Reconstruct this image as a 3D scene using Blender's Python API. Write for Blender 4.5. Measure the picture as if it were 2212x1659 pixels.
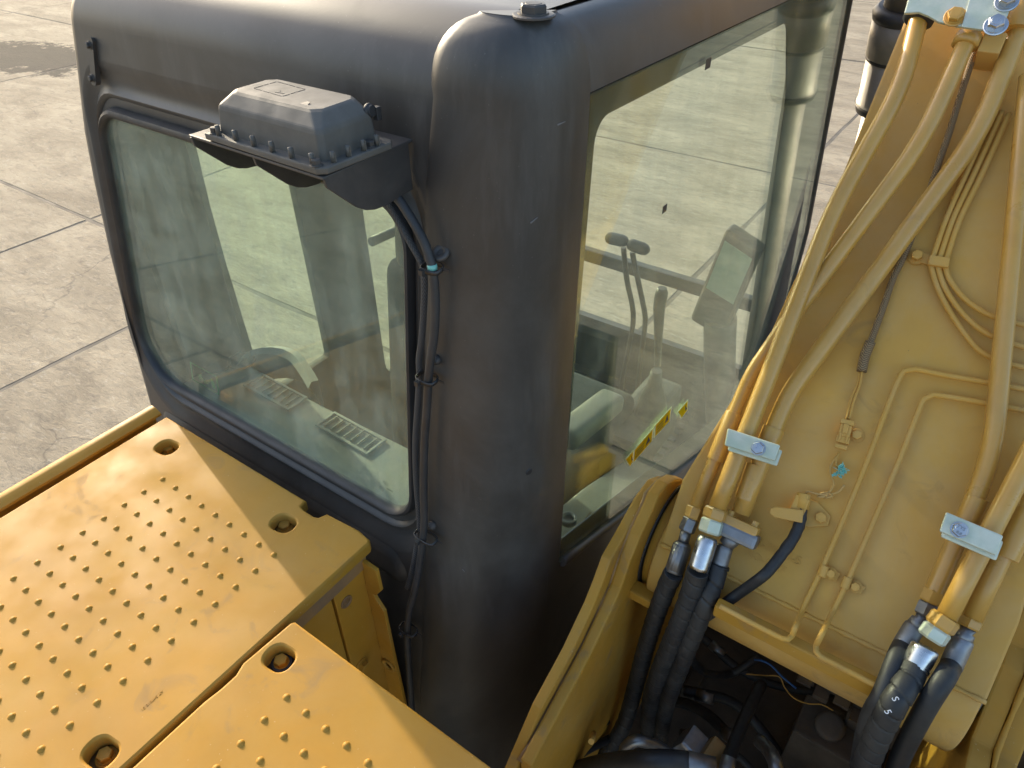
import bpy, bmesh, math, random
from mathutils import Vector, Matrix
from mathutils.geometry import tessellate_polygon

random.seed(11)
for _o in list(bpy.data.objects):
    bpy.data.objects.remove(_o)
sc = bpy.context.scene
COL = sc.collection

# ------------------------------------------------------------------ camera
_rot = [[0.819205, -0.343439, 0.459297], [0.573415, 0.504407, -0.645577], [-0.009956, 0.792227, 0.610145]]
cam = bpy.data.cameras.new('camera')
cam.sensor_width = 36.0
cam.lens = 36.0 * 1550.0 / 2212.0
cam.clip_start = 0.02
cam.clip_end = 3000.0
cam_o = bpy.data.objects.new('camera', cam)
cam_o.matrix_world = Matrix.Translation((0, 0, 3.2)) @ Matrix(_rot).to_4x4()
COL.objects.link(cam_o)
sc.camera = cam_o

# ------------------------------------------------------------------ daylight
SUN_EL, SUN_AZ = 20.0, 287.0          # low afternoon sun, to the left and a little ahead
world = bpy.data.worlds.new('World')
sc.world = world
world.use_nodes = True
_nt = world.node_tree
_sky = _nt.nodes.new('ShaderNodeTexSky')
_sky.sky_type = 'NISHITA'
_sky.sun_disc = False
_sky.sun_elevation = math.radians(SUN_EL)
_sky.sun_rotation = math.radians(SUN_AZ)
_sky.altitude = 50
_sky.air_density = 1.0
_sky.dust_density = 3.0
_sky.ozone_density = 1.0
_nt.links.new(_sky.outputs[0], _nt.nodes['Background'].inputs[0])
_nt.nodes['Background'].inputs[1].default_value = 0.15
_sd = bpy.data.lights.new('sun', 'SUN')
_sd.energy = 2.0
_sd.angle = math.radians(0.55)
_sd.color = (1.0, 0.87, 0.64)
sun = bpy.data.objects.new('sun', _sd)
_el, _az = math.radians(SUN_EL), math.radians(SUN_AZ)
TO_SUN = Vector((math.sin(_az) * math.cos(_el), math.cos(_az) * math.cos(_el), math.sin(_el)))
sun.rotation_euler = (-TO_SUN).to_track_quat('-Z', 'Y').to_euler()
sun.location = (-20, 5, 12)
COL.objects.link(sun)
vs = sc.view_settings
vs.view_transform = 'Standard'
vs.look = 'None'
vs.exposure = 1.48
vs.gamma = 1.0
vs.use_curve_mapping = False
sc.cycles.max_bounces = 10
sc.cycles.transparent_max_bounces = 24

# measured layout of the place (metres; x right, y ahead, z up)
CAM_ROT = [[0.819205,-0.343439,0.459297],[0.573415,0.504407,-0.645577],[-0.009956,0.792227,0.610145]]
TUBE_A = [[-0.203,1.4453,3.0002],[-0.1774,1.3254,2.8716],[-0.2026,1.1793,2.7149],[-0.1901,0.8287,2.339]]
TUBE_B = [[-0.114,1.4465,2.9942],[-0.1201,1.2749,2.8102],[-0.2278,1.0076,2.4883],[-0.2283,0.961,2.4383],[-0.227,0.8405,2.3091]]
TUBE_C = [[-0.0569,1.4645,2.987],[-0.0501,1.3172,2.8291],[-0.1592,0.993,2.4814],[-0.1603,0.9504,2.4357],[-0.1568,0.8497,2.3277]]
SLEEVE_B = [[-0.2282,0.9553,2.4322],[-0.2268,0.8973,2.37]]
SLEEVE_C = [[-0.1603,0.9504,2.4357],[-0.16,0.934,2.4181]]
SLEEVE_CLOW = [[-0.1633,0.9055,2.3876],[-0.1598,0.8652,2.3444]]
CLAMP1 = [[-0.218,0.8923,2.4496],[-0.1356,0.8955,2.4531],[-0.1344,0.8777,2.434],[-0.2124,0.8736,2.4296]]
CLAMP1_BOLT = [-0.1633,0.8795,2.4448]
TUBE_E = [[-0.0181,1.3846,2.8984],[0.1272,0.9993,2.4852],[0.1253,0.8599,2.3358],[0.1252,0.8462,2.3211]]
TUBE_F = [[0.1662,1.0347,2.5526],[0.1606,0.9666,2.4869],[0.1466,0.82,2.3369]]
TUBE_G = [[0.1868,1.0189,2.5062],[0.1789,0.8492,2.3243]]
SLEEVE_E = [[0.1286,0.9582,2.4412],[0.1283,0.9216,2.4019]]
SLEEVE_G = [[0.1885,0.9648,2.4482],[0.1866,0.9143,2.3941]]
CLAMP2 = [[0.0957,0.8856,2.4571],[0.1658,0.884,2.4555],[0.1666,0.8646,2.4347],[0.0971,0.8661,2.4363]]
CLAMP2_BOLT = [0.1176,0.8701,2.4493]
PIPE_1 = [[0.1595,1.0897,2.5558],[0.1324,1.0886,2.5546],[0.0927,1.0849,2.5507],[0.0342,1.0789,2.5442],[-0.0068,1.0755,2.5405],[-0.0196,1.0707,2.5354],[-0.0223,1.059,2.5228],[-0.0218,1.0327,2.4947],[-0.0181,0.9472,2.403],[-0.0186,0.8594,2.3089],[-0.0217,0.7993,2.2444],[-0.0205,0.741,2.2669],[-0.0205,0.741,2.2458],[-0.023,0.731,2.2467],[-0.0309,0.731,2.2421],[-0.062,0.731,2.2415],[-0.0953,0.731,2.2422],[-0.1291,0.731,2.2433]]
PIPE_2 = [[0.1694,1.0694,2.534],[0.1423,1.0685,2.5331],[0.0988,1.0644,2.5287],[0.0291,1.0559,2.5196],[0.0199,1.0489,2.512],[0.0193,1.0339,2.496],[0.0214,0.9565,2.4129],[0.0199,0.8454,2.2938],[0.0176,0.8102,2.2561],[0.0145,0.741,2.2797],[0.0139,0.741,2.2499],[0.0168,0.731,2.2502],[0.0241,0.731,2.2449],[0.039,0.731,2.2443],[0.0749,0.731,2.2437],[0.1095,0.731,2.2427]]
TRIO = [[[-0.0437,1.3652,2.8513],[-0.0464,1.2933,2.7741],[-0.0477,1.2399,2.7169],[-0.0443,1.1991,2.6732],[-0.0448,1.19,2.6634],[-0.0363,1.1795,2.6521],[-0.0195,1.1629,2.6343],[0.0074,1.143,2.6129],[0.0433,1.1217,2.5901],[0.0667,1.1121,2.5798],[0.1004,1.1089,2.5764],[0.1437,1.1101,2.5777]],[[-0.0335,1.3638,2.8498],[-0.0362,1.2922,2.7729],[-0.0387,1.2415,2.7186],[-0.0353,1.2009,2.675],[-0.034,1.1895,2.6628],[-0.0261,1.1794,2.652],[-0.0101,1.1648,2.6364],[0.0173,1.1483,2.6186],[0.0465,1.1362,2.6057],[0.0737,1.1303,2.5993],[0.1124,1.1288,2.5977],[0.134,1.1299,2.5989]],[[-0.0234,1.3625,2.8483],[-0.026,1.2911,2.7718],[-0.0297,1.2431,2.7203],[-0.0264,1.2026,2.6768],[-0.0245,1.1913,2.6648],[-0.0167,1.1813,2.654],[-0.0059,1.173,2.6452],[0.0168,1.1611,2.6324],[0.0439,1.1531,2.6237],[0.0677,1.1501,2.6206],[0.1018,1.1502,2.6207],[0.1235,1.1512,2.6217]]]
TRIO_CLIP = [[-0.049,1.1879,2.6758],[-0.0207,1.1897,2.6777],[-0.0182,1.1787,2.6659],[-0.0465,1.1768,2.6639]]
TRIO_BOLT = [-0.0659,1.199,2.6613]
P1_CLIP = [-0.0158,0.8495,2.2865]
P2_CLIP = [0.0189,0.8483,2.2852]
P1_BOLT = [-0.0049,0.8501,2.2871]
P2_BOLT = [0.0325,0.8484,2.2853]
LOOM_BOLT = [-0.0462,0.9965,2.4442]
GREASE_BOLT = [-0.0477,0.9005,2.3411]
BRAID = [[-0.1021,1.4283,2.9307],[-0.1004,1.3994,2.8997],[-0.0953,1.3554,2.8524],[-0.0906,1.3205,2.8151],[-0.0882,1.2908,2.7832],[-0.0854,1.2644,2.7549],[-0.0832,1.2331,2.7066],[-0.0833,1.1882,2.6585],[-0.085,1.1654,2.6341],[-0.082,1.1302,2.5963],[-0.0795,1.0915,2.5548],[-0.0792,1.0745,2.5366]]
BRAID_END = [[-0.0794,1.0897,2.5558],[-0.079,1.0728,2.5376],[-0.0748,1.056,2.5196]]
WIRES = [[[-0.0763,1.059,2.5199],[-0.0735,1.0408,2.5004],[-0.0731,1.0247,2.4832],[-0.0681,1.0039,2.4609]],[[-0.0744,1.0577,2.5215],[-0.0696,1.0401,2.5026],[-0.0687,1.0242,2.4855],[-0.0646,1.0027,2.4625]]]
PLUG = [[-0.0654,0.9986,2.464],[-0.0634,0.9874,2.4519],[-0.0614,0.9772,2.4411],[-0.0594,0.966,2.429]]
PLUG_WIRES = [[[-0.0599,0.9685,2.4229],[-0.06,0.961,2.4148],[-0.0575,0.9552,2.4087],[-0.0514,0.9517,2.4049]],[[-0.0607,0.9635,2.4175],[-0.0634,0.953,2.4063],[-0.0609,0.9446,2.3973],[-0.0515,0.9366,2.3887],[-0.0491,0.931,2.3826],[-0.0535,0.921,2.372],[-0.066,0.9178,2.3685],[-0.0796,0.9163,2.3669],[-0.0835,0.9129,2.3633]],[[-0.035,0.9373,2.3895],[-0.0387,0.9288,2.3803],[-0.0474,0.9229,2.374],[-0.0555,0.9183,2.369]]]
RAG = [-0.0473,0.9466,2.4053]
KNOT = [-0.054,0.9193,2.3701]
GREASE_CAP = [[-0.0829,0.9056,2.3701],[-0.0783,0.8897,2.3531]]
GREASE_ARM = [[-0.1177,0.8667,2.3431],[-0.1102,0.868,2.3444],[-0.0707,0.8751,2.3521]]
GREASE_HOSE = [[-0.0785,0.8913,2.3548],[-0.0723,0.8741,2.3392],[-0.0716,0.8514,2.3267],[-0.0753,0.8334,2.3146],[-0.0833,0.8065,2.2931],[-0.0907,0.7888,2.2815],[-0.1132,0.78,2.2343],[-0.1421,0.76,2.1825],[-0.1626,0.77,2.1208],[-0.1827,0.82,1.9938],[-0.1864,0.88,1.8546],[-0.1639,0.92,1.7652],[-0.1386,0.95,1.7293],[-0.1137,1.0,1.6889],[-0.0923,1.02,1.7177],[-0.0752,1.05,1.7266]]
WIRE_BLUE = [[-0.0781,1.0,1.7783],[-0.0646,1.0,1.7873],[-0.0447,1.0,1.7883],[-0.016,1.0,1.7709],[0.0165,1.0,1.7577]]
WIRE_TAN = [[-0.0844,1.0,1.7155],[-0.0503,1.0,1.743],[-0.0217,1.0,1.7653],[-0.0042,1.0,1.7404],[0.0199,1.0,1.7219],[0.0478,1.0,1.7285],[0.0715,1.0,1.7497],[0.0949,1.0,1.7504]]
TOP_PLATE1 = [[-0.2138,1.3778,2.9674],[-0.1935,1.3804,2.9702],[-0.1786,1.3774,2.9669],[-0.1607,1.372,2.9611],[-0.1277,1.3692,2.9582],[-0.1281,1.3886,2.979],[-0.1355,1.4192,3.0118],[-0.2199,1.4139,3.0061]]
TOP_PLATE2 = [[-0.1273,1.3645,2.959],[-0.074,1.3632,2.9576],[-0.0742,1.3829,2.9787],[-0.0784,1.4179,3.0163],[-0.1351,1.4143,3.0124]]
TOP_BOLT1 = [-0.1417,1.3747,2.9728]
TOP_BOLT2 = [-0.0839,1.3646,2.9679]
TOP_BOLT3 = [-0.0825,1.3907,2.9959]
TOP_SHELL = [[-0.0688,1.4846,3.0086],[-0.058,1.4267,2.9465]]
TOP_RUBBER = [[-0.1936,1.4106,2.9629],[-0.1953,1.4006,2.9523]]
TOP_BLOCK = [[-0.0934,1.4121,2.9279],[-0.0714,1.4115,2.9273],[-0.0709,1.4005,2.9155],[-0.0902,1.4007,2.9157]]
BOOM_L = [[-0.27,0.8823,2.3158],[-0.2571,0.9382,2.3758],[-0.2294,1.0553,2.5013],[-0.2272,1.1273,2.5786],[-0.2198,1.2547,2.7152],[-0.2221,1.3852,2.8551],[-0.2233,1.474,2.9503],[-0.2205,1.5371,3.018]]
EMBOSS1 = [-0.1202,0.8497,2.2823]
EMBOSS2 = [-0.1266,0.8342,2.2657]
A_FIT = [[-0.1901,0.8287,2.339],[-0.1888,0.816,2.3253],[-0.1856,0.7962,2.3042]]
A_FERR = [[-0.1856,0.7962,2.3042],[-0.1803,0.7587,2.2639]]
HOSE_A = [[-0.1803,0.7587,2.2639],[-0.1809,0.7487,2.2085],[-0.1849,0.7437,2.1447],[-0.1936,0.7437,2.0588],[-0.2056,0.7487,1.9345],[-0.2112,0.7587,1.8105],[-0.2071,0.7787,1.6637],[-0.1934,0.8087,1.4303]]
B_FIT = [[-0.227,0.8405,2.3091],[-0.226,0.8266,2.2942],[-0.2262,0.8106,2.2771],[-0.2267,0.798,2.2635]]
B_FERR = [[-0.2234,0.7979,2.2634],[-0.2189,0.762,2.2249]]
HOSE_B = [[-0.2184,0.762,2.2277],[-0.2244,0.762,2.1912],[-0.2346,0.762,2.0935],[-0.2432,0.762,1.9689],[-0.2505,0.762,1.8143],[-0.2542,0.742,1.7098],[-0.2781,0.712,1.59],[-0.3144,0.662,1.5027]]
C_FLANGE = [-0.1503,0.8385,2.3158]
C_FLANGE2 = [-0.1479,0.8305,2.3072]
C_FERR = [[-0.1516,0.825,2.3012],[-0.1598,0.8113,2.2865],[-0.1563,0.7882,2.2618]]
HOSE_C = [[-0.1567,0.7882,2.2639],[-0.1545,0.765,2.2337],[-0.1557,0.748,2.1932],[-0.1617,0.745,2.1148],[-0.1718,0.75,1.9906],[-0.1812,0.76,1.8526],[-0.1825,0.78,1.67]]
E_FIT = [[0.1252,0.8462,2.3211],[0.1251,0.8324,2.3063],[0.1206,0.82,2.293]]
E_FERR = [[0.1201,0.8208,2.2939],[0.115,0.7943,2.2655]]
HOSE_E = [[0.1151,0.7943,2.2691],[0.112,0.765,2.2736],[0.1119,0.722,2.2438],[0.1108,0.712,2.208],[0.1188,0.71,2.1404],[0.1432,0.72,2.0031]]
F_FIT = [[0.1466,0.82,2.3369],[0.1428,0.8072,2.3233],[0.1392,0.7926,2.3076],[0.1381,0.7846,2.299]]
F_FERR = [[0.1377,0.7864,2.3009],[0.1357,0.7643,2.2772]]
HOSE_F = [[0.1356,0.7643,2.2794],[0.1344,0.75,2.2713],[0.1305,0.728,2.2659],[0.1266,0.71,2.2479],[0.1266,0.7,2.206],[0.1289,0.695,2.1627],[0.1345,0.69,2.1109],[0.1506,0.7,2.0198]]
G_FIT = [[0.1789,0.8492,2.3243],[0.1786,0.8395,2.3139],[0.1777,0.8277,2.3012]]
G_FERR = [[0.1782,0.8289,2.3025],[0.1771,0.7969,2.2682]]
HOSE_G = [[0.1768,0.7969,2.2726],[0.1697,0.76,2.2882],[0.1646,0.735,2.2572],[0.1653,0.725,2.1986],[0.1694,0.72,2.1277],[0.1801,0.72,2.0525]]
BR_L = [[-0.33,1.0039,2.1811],[-0.33,0.9737,2.2136],[-0.33,0.9226,2.2556],[-0.33,0.878,2.2842],[-0.33,0.8249,2.2831],[-0.33,0.7781,2.2614],[-0.33,0.717,2.2379],[-0.33,0.6907,2.1984],[-0.33,0.666,2.169],[-0.33,0.5997,2.1182],[-0.33,0.5097,2.0768],[-0.33,0.4297,1.9983],[-0.33,0.3905,1.9724]]
BR_L2 = [[-0.308,0.9847,2.1994],[-0.308,0.9464,2.2508],[-0.308,0.9071,2.2854],[-0.308,0.8636,2.3086],[-0.308,0.8275,2.3109],[-0.308,0.8112,2.2912],[-0.308,0.7702,2.2597],[-0.308,0.743,2.2269],[-0.308,0.718,2.1788],[-0.308,0.6893,2.1532],[-0.308,0.6242,2.106],[-0.308,0.5315,2.0668],[-0.308,0.4441,2.0298]]
BR_R = [[0.25,0.9442,2.2757],[0.25,0.9517,2.2408],[0.25,0.9401,2.2155],[0.25,0.9013,2.2074],[0.25,0.8569,2.1659],[0.25,0.8139,2.1242],[0.25,0.7637,2.1225],[0.25,0.7196,2.1177]]
XL = [[-0.228,-1.412],[-0.318,-1.435],[-0.462,-1.474],[-0.603,-1.489],[-0.758,-1.497],[-0.929,-1.494],[-1.077,-1.486]]
CABLE_BRAID = [[-0.6739,0.6519,2.8147],[-0.661,0.6506,2.8032],[-0.6403,0.6478,2.7781],[-0.6226,0.6453,2.7566],[-0.6089,0.6435,2.7404],[-0.6033,0.6421,2.7286],[-0.6011,0.6391,2.7019],[-0.6044,0.6333,2.6508],[-0.6085,0.6288,2.612],[-0.6135,0.6255,2.5829],[-0.6131,0.6223,2.5551],[-0.6179,0.6154,2.4946],[-0.6243,0.607,2.4202],[-0.624,0.5983,2.3437],[-0.6201,0.5915,2.2847],[-0.6188,0.5868,2.2429],[-0.6262,0.5812,2.1941],[-0.6363,0.5745,2.1356],[-0.6518,0.5671,2.0704]]
CONDUIT = [[-0.6441,0.6431,2.826],[-0.6299,0.642,2.8158],[-0.6104,0.6397,2.7957],[-0.5932,0.6373,2.7748],[-0.5822,0.6347,2.7521],[-0.5767,0.6327,2.734],[-0.5736,0.6281,2.6943],[-0.5754,0.6224,2.6439],[-0.5816,0.6179,2.6043],[-0.5863,0.614,2.5699],[-0.5904,0.6075,2.5128],[-0.596,0.5992,2.4407],[-0.5992,0.5883,2.3448],[-0.5992,0.5802,2.2735],[-0.6078,0.5709,2.192],[-0.6227,0.5604,2.1001],[-0.6396,0.5519,2.0254],[-0.6464,0.5437,1.9536],[-0.6448,0.5309,1.8405],[-0.6408,0.5152,1.7029]]
TIES = [[[-0.5963,0.6348,2.7347],[-0.5656,0.6357,2.7429]],[[-0.6088,0.6143,2.555],[-0.5756,0.6158,2.5682]],[[-0.6184,0.577,2.2282],[-0.5785,0.5795,2.25]],[[-0.6628,0.5457,1.9528],[-0.6297,0.5482,1.975]]]
STUDS = [[-0.5781,0.653,2.7536],[-0.5864,0.634,2.5863],[-0.5961,0.5962,2.2546]]
TAPE = [[-0.5791,0.634,2.7458],[-0.5775,0.6329,2.7364]]
TAB = [[-1.3615,0.6765,2.9071],[-1.3729,0.6723,2.8701]]
PANE_CLEAR = [[0.822,2.908],[1.524,2.898],[1.598,2.878],[1.682,2.782],[1.759,2.553],[1.832,2.283],[1.682,1.801],[0.78,2.109]]
DECALS = [[[-0.447,1.0382,2.1441],[-0.447,1.0736,2.1423],[-0.447,1.0788,2.1052],[-0.447,1.0677,2.0987]],[[-0.447,1.0761,2.1403],[-0.447,1.1759,2.135],[-0.447,1.1794,2.0921],[-0.447,1.0791,2.098]],[[-0.447,1.18,2.1372],[-0.447,1.2705,2.131],[-0.447,1.2752,2.0836],[-0.447,1.1859,2.0944]],[[-0.447,1.3172,2.0819],[-0.447,1.3804,2.0787],[-0.447,1.3899,2.0379],[-0.447,1.3548,2.035]]]
CYL = [[-0.4,2.5951,2.8443],[-0.4,2.6061,2.7329],[-0.4,2.4713,2.7135],[-0.4,2.4436,2.7086],[-0.4,2.419,2.6536],[-0.4,2.4178,2.6412],[-0.4,2.4264,2.5591],[-0.4,2.4204,2.5427],[-0.4,2.4181,2.5351],[-0.4,2.377,2.359],[-0.4,2.3683,2.1989]]
CY_AX = [[-0.33,2.1706,2.3908],[-0.33,2.0659,2.8384],[-0.33,2.1848,2.5934]]
BAY_PIPE = [[-0.2145,0.66,1.7515],[-0.213,0.66,1.8096],[-0.1984,0.67,1.837],[-0.1724,0.69,1.8192],[-0.1482,0.71,1.7823],[-0.1165,0.72,1.7657]]
BAY_HOSE_BIG = [[-0.3282,0.6,1.6254],[-0.2689,0.6,1.759],[-0.2072,0.6,1.8627],[-0.1541,0.61,1.9194],[-0.1167,0.63,1.9283],[-0.0921,0.64,1.9342]]
BAY_HOSE_BIGF = [[-0.0935,0.64,1.9325],[-0.0497,0.66,1.931]]
BAY_RISER = [[-0.0475,0.98,1.739],[-0.0492,0.93,1.7516],[-0.0484,0.85,1.7844],[-0.0455,0.78,1.812],[-0.0415,0.72,1.8498]]
BAY_RISERF = [[-0.0417,0.725,1.8496],[-0.036,0.7,1.8392]]
BAY_CROSS = [[-0.2447,0.95,1.5139],[-0.1845,0.95,1.5599],[-0.1252,0.93,1.6022],[-0.0735,0.9,1.626],[-0.0503,0.88,1.6558]]
BAY_BLOCK = [-0.1057,0.74,1.7944]
BAY_FLANGE = [-0.0662,0.74,1.8109]
BAY_CURVE = [[-0.0092,0.86,1.7375],[0.0123,0.84,1.759],[0.0316,0.8,1.7969],[0.0469,0.78,1.7779]]
BAY_LEFT = [[[-0.295,0.75,1.6809],[-0.3185,0.65,1.7303],[-0.323,0.55,1.8045]],[[-0.2688,0.75,1.6402],[-0.2954,0.65,1.709],[-0.3017,0.55,1.7844]],[[-0.34,0.8,1.5937],[-0.3319,0.7,1.6303],[-0.3262,0.62,1.6944]]]
BAY_RIVET = [-0.2507,0.58,1.9244]
UNDER = [[-0.6748,0.49,2.2152],[-0.6326,0.49,2.1578],[-0.6303,0.49,1.8086],[-0.7964,0.49,2.0381],[-0.7743,0.49,1.8085]]
PANEL_1 = [[-1.3077,0.5406,2.2],[-0.8681,0.5424,2.2],[-0.8652,0.5272,2.2],[-0.8538,0.5238,2.2],[-0.826,0.5235,2.2],[-0.8172,0.5267,2.2],[-0.8112,0.5419,2.2],[-0.7329,0.547,2.2],[-0.7022,0.5421,2.2],[-0.6973,0.5352,2.2]]
PANEL_2 = [[-0.683,0.3513,2.2],[-0.6872,0.3453,2.2],[-0.6927,0.2561,2.2],[-0.6858,0.237,2.2],[-0.6863,0.2107,2.2],[-0.6896,0.185,2.2]]
HOLES_1 = [[-1.2195,0.4817,2.2],[-0.8596,0.48,2.2],[-0.7447,0.0572,2.2]]
HOLE_2 = [-0.6534,0.2937,2.2]
BOLTS_1 = [[-1.2397,0.4916,2.17],[-0.8728,0.4879,2.17],[-0.7527,0.0602,2.17]]
BOLT_2 = [-0.6619,0.2985,2.17]
FLANGE = [[-0.719,0.52,2.1581],[-0.6738,0.52,2.154],[-0.6722,0.52,2.0962],[-0.6881,0.52,2.0712],[-0.6954,0.52,2.0697],[-0.6906,0.52,2.0564],[-0.6745,0.52,2.0317],[-0.6723,0.52,1.8804],[-0.6673,0.52,1.725],[-0.67,0.52,1.5604],[-0.826,0.52,1.3804],[-0.7737,0.52,1.7501],[-0.7462,0.52,1.9607]]
FLANGE_RING = [-0.692,0.52,1.8347]
POST_HOLE = [-0.71,0.4697,2.0933]
POST_NUT = [-0.71,0.4688,1.8877]
POST_GAP = [[-0.71,0.4413,2.1695],[-0.71,0.4453,1.9231]]
MONITOR = [[-0.58,1.85,2.3184],[-0.4728,1.85,2.2778],[-0.5265,1.85,1.9625],[-0.6404,1.85,1.9936]]
LEVER_1 = [[-0.9803,2.05,2.0617],[-0.9727,2.05,2.0197],[-0.9537,2.05,1.9361],[-0.9246,2.05,1.849],[-0.9152,2.05,1.7936],[-0.916,2.05,1.7289],[-0.9245,2.05,1.6145],[-0.933,2.05,1.5231]]
LEVER_2 = [[-0.9458,2.05,2.054],[-0.9323,2.05,2.0102],[-0.9115,2.05,1.9495],[-0.8794,2.05,1.8549],[-0.8688,2.05,1.8102],[-0.8669,2.05,1.7613],[-0.8673,2.05,1.6816],[-0.8662,2.05,1.5843]]
KNOB_1 = [[-1.0435,2.05,2.0828],[-0.972,2.05,2.0867]]
KNOB_2 = [[-0.9592,2.05,2.0816],[-0.8907,2.05,2.0767]]
JOY = [[-0.6403,1.6,2.2281],[-0.6411,1.6,2.2022],[-0.6419,1.6,2.1654],[-0.6369,1.6,2.1148],[-0.624,1.6,1.9772]]
BAR = [[-1.3898,2.2,1.9115],[-1.2476,2.2,1.9075],[-0.9911,2.2,1.9067],[-0.7508,2.2,1.9055],[-0.6569,2.2,1.9024]]
APILLAR = [[-0.5295,2.1,2.8132],[-0.5164,2.1,2.633],[-0.5021,2.1,2.4038],[-0.4857,2.1,2.1407]]
CONSOLE_RING = [-0.5323,0.9601,1.98]
CONSOLE = [[-0.5053,0.8721,1.98],[-0.4848,1.0929,1.98],[-0.5571,1.1559,1.98],[-0.5684,0.9827,1.98]]
ARM = [[-0.66,1.3358,2.0039],[-0.66,1.2192,2.0265],[-0.66,1.1594,2.0237],[-0.66,1.4656,1.9271]]
VENT_1 = [[-1.322,0.7432,2.155],[-1.3063,0.791,2.155],[-1.15,0.7977,2.155],[-1.1588,0.7319,2.155]]
VENT_2 = [[-1.0643,0.7392,2.155],[-1.0488,0.7887,2.155],[-0.8969,0.7866,2.155],[-0.9092,0.7321,2.155]]
CUPS = [[-1.4665,0.7664,2.155],[-1.43,0.8131,2.155]]
ARCH = [[-1.379,0.8054,2.16],[-1.3866,0.8463,2.16],[-1.3524,0.8844,2.16],[-1.2944,0.8942,2.16],[-1.2145,0.8658,2.16],[-1.1621,0.8411,2.16]]
SHELF_EDGE = [[-0.849,0.8026,2.15],[-1.1499,0.7984,2.15],[-1.3765,0.8048,2.15]]
SMARK = [[0.123,0.692,2.287],[0.1216,0.682,2.2677]]
STAMP = [[-0.7533,0.16,2.2],[-0.7528,0.1243,2.2]]
BOX = [[-0.851,0.5262,2.905],[-0.632,0.5218,2.905],[-0.6249,0.6392,2.905],[-0.8276,0.6277,2.905]]
CABSTAMP = [[-0.7187,0.6938,3.0234],[-0.6603,0.6956,3.0387]]
DARKPATCH = [[-16.7585,6.5869,0.0],[-16.7287,6.9696,0.0],[-15.9003,7.221,0.0],[-15.2241,6.789,0.0],[-14.4569,6.0385,0.0],[-14.6252,5.573,0.0]]


# ------------------------------------------------------------------ materials
def _mat(name):
    m = bpy.data.materials.new(name)
    m.use_nodes = True
    nt = m.node_tree
    nt.nodes.clear()
    out = nt.nodes.new('ShaderNodeOutputMaterial')
    return m, nt, out

def N(nt, t, **kw):
    n = nt.nodes.new(t)
    for k, v in kw.items():
        if k.startswith('i_'):
            key = k[2:]
            n.inputs[int(key) if key.isdigit() else key.replace('_', ' ')].default_value = v
        else:
            setattr(n, k, v)
    return n

def noise(nt, co, scale, detail=4, rough=.55, dist=0.0):
    n = N(nt, 'ShaderNodeTexNoise', i_Scale=scale, i_Detail=detail, i_Roughness=rough, i_Distortion=dist)
    nt.links.new(co, n.inputs['Vector'])
    return n.outputs[0]

def ramp(nt, fac, lo, hi, a=0.0, b=1.0):
    n = N(nt, 'ShaderNodeMapRange')
    n.clamp = True
    nt.links.new(fac, n.inputs[0])
    n.inputs[1].default_value, n.inputs[2].default_value = lo, hi
    n.inputs[3].default_value, n.inputs[4].default_value = a, b
    return n.outputs[0]

def mix(nt, fac, a, b):
    n = N(nt, 'ShaderNodeMix', data_type='RGBA')
    for s, v in ((0, fac), (6, a), (7, b)):
        if isinstance(v, (tuple, list)):
            n.inputs[s].default_value = tuple(v) + (1,) if len(v) == 3 else v
        elif isinstance(v, (int, float)):
            n.inputs[s].default_value = v
        else:
            nt.links.new(v, n.inputs[s])
    return n.outputs[2]

def mul(nt, a, b, op='MULTIPLY'):
    n = N(nt, 'ShaderNodeMath', operation=op)
    for i, v in enumerate((a, b)):
        if isinstance(v, (int, float)):
            n.inputs[i].default_value = v
        else:
            nt.links.new(v, n.inputs[i])
    return n.outputs[0]

def coords(nt, scale=None):
    tc = N(nt, 'ShaderNodeTexCoord')
    if scale is None:
        return tc.outputs['Object']
    mp = N(nt, 'ShaderNodeMapping')
    mp.inputs['Scale'].default_value = scale
    nt.links.new(tc.outputs['Object'], mp.inputs['Vector'])
    return mp.outputs[0]

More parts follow.
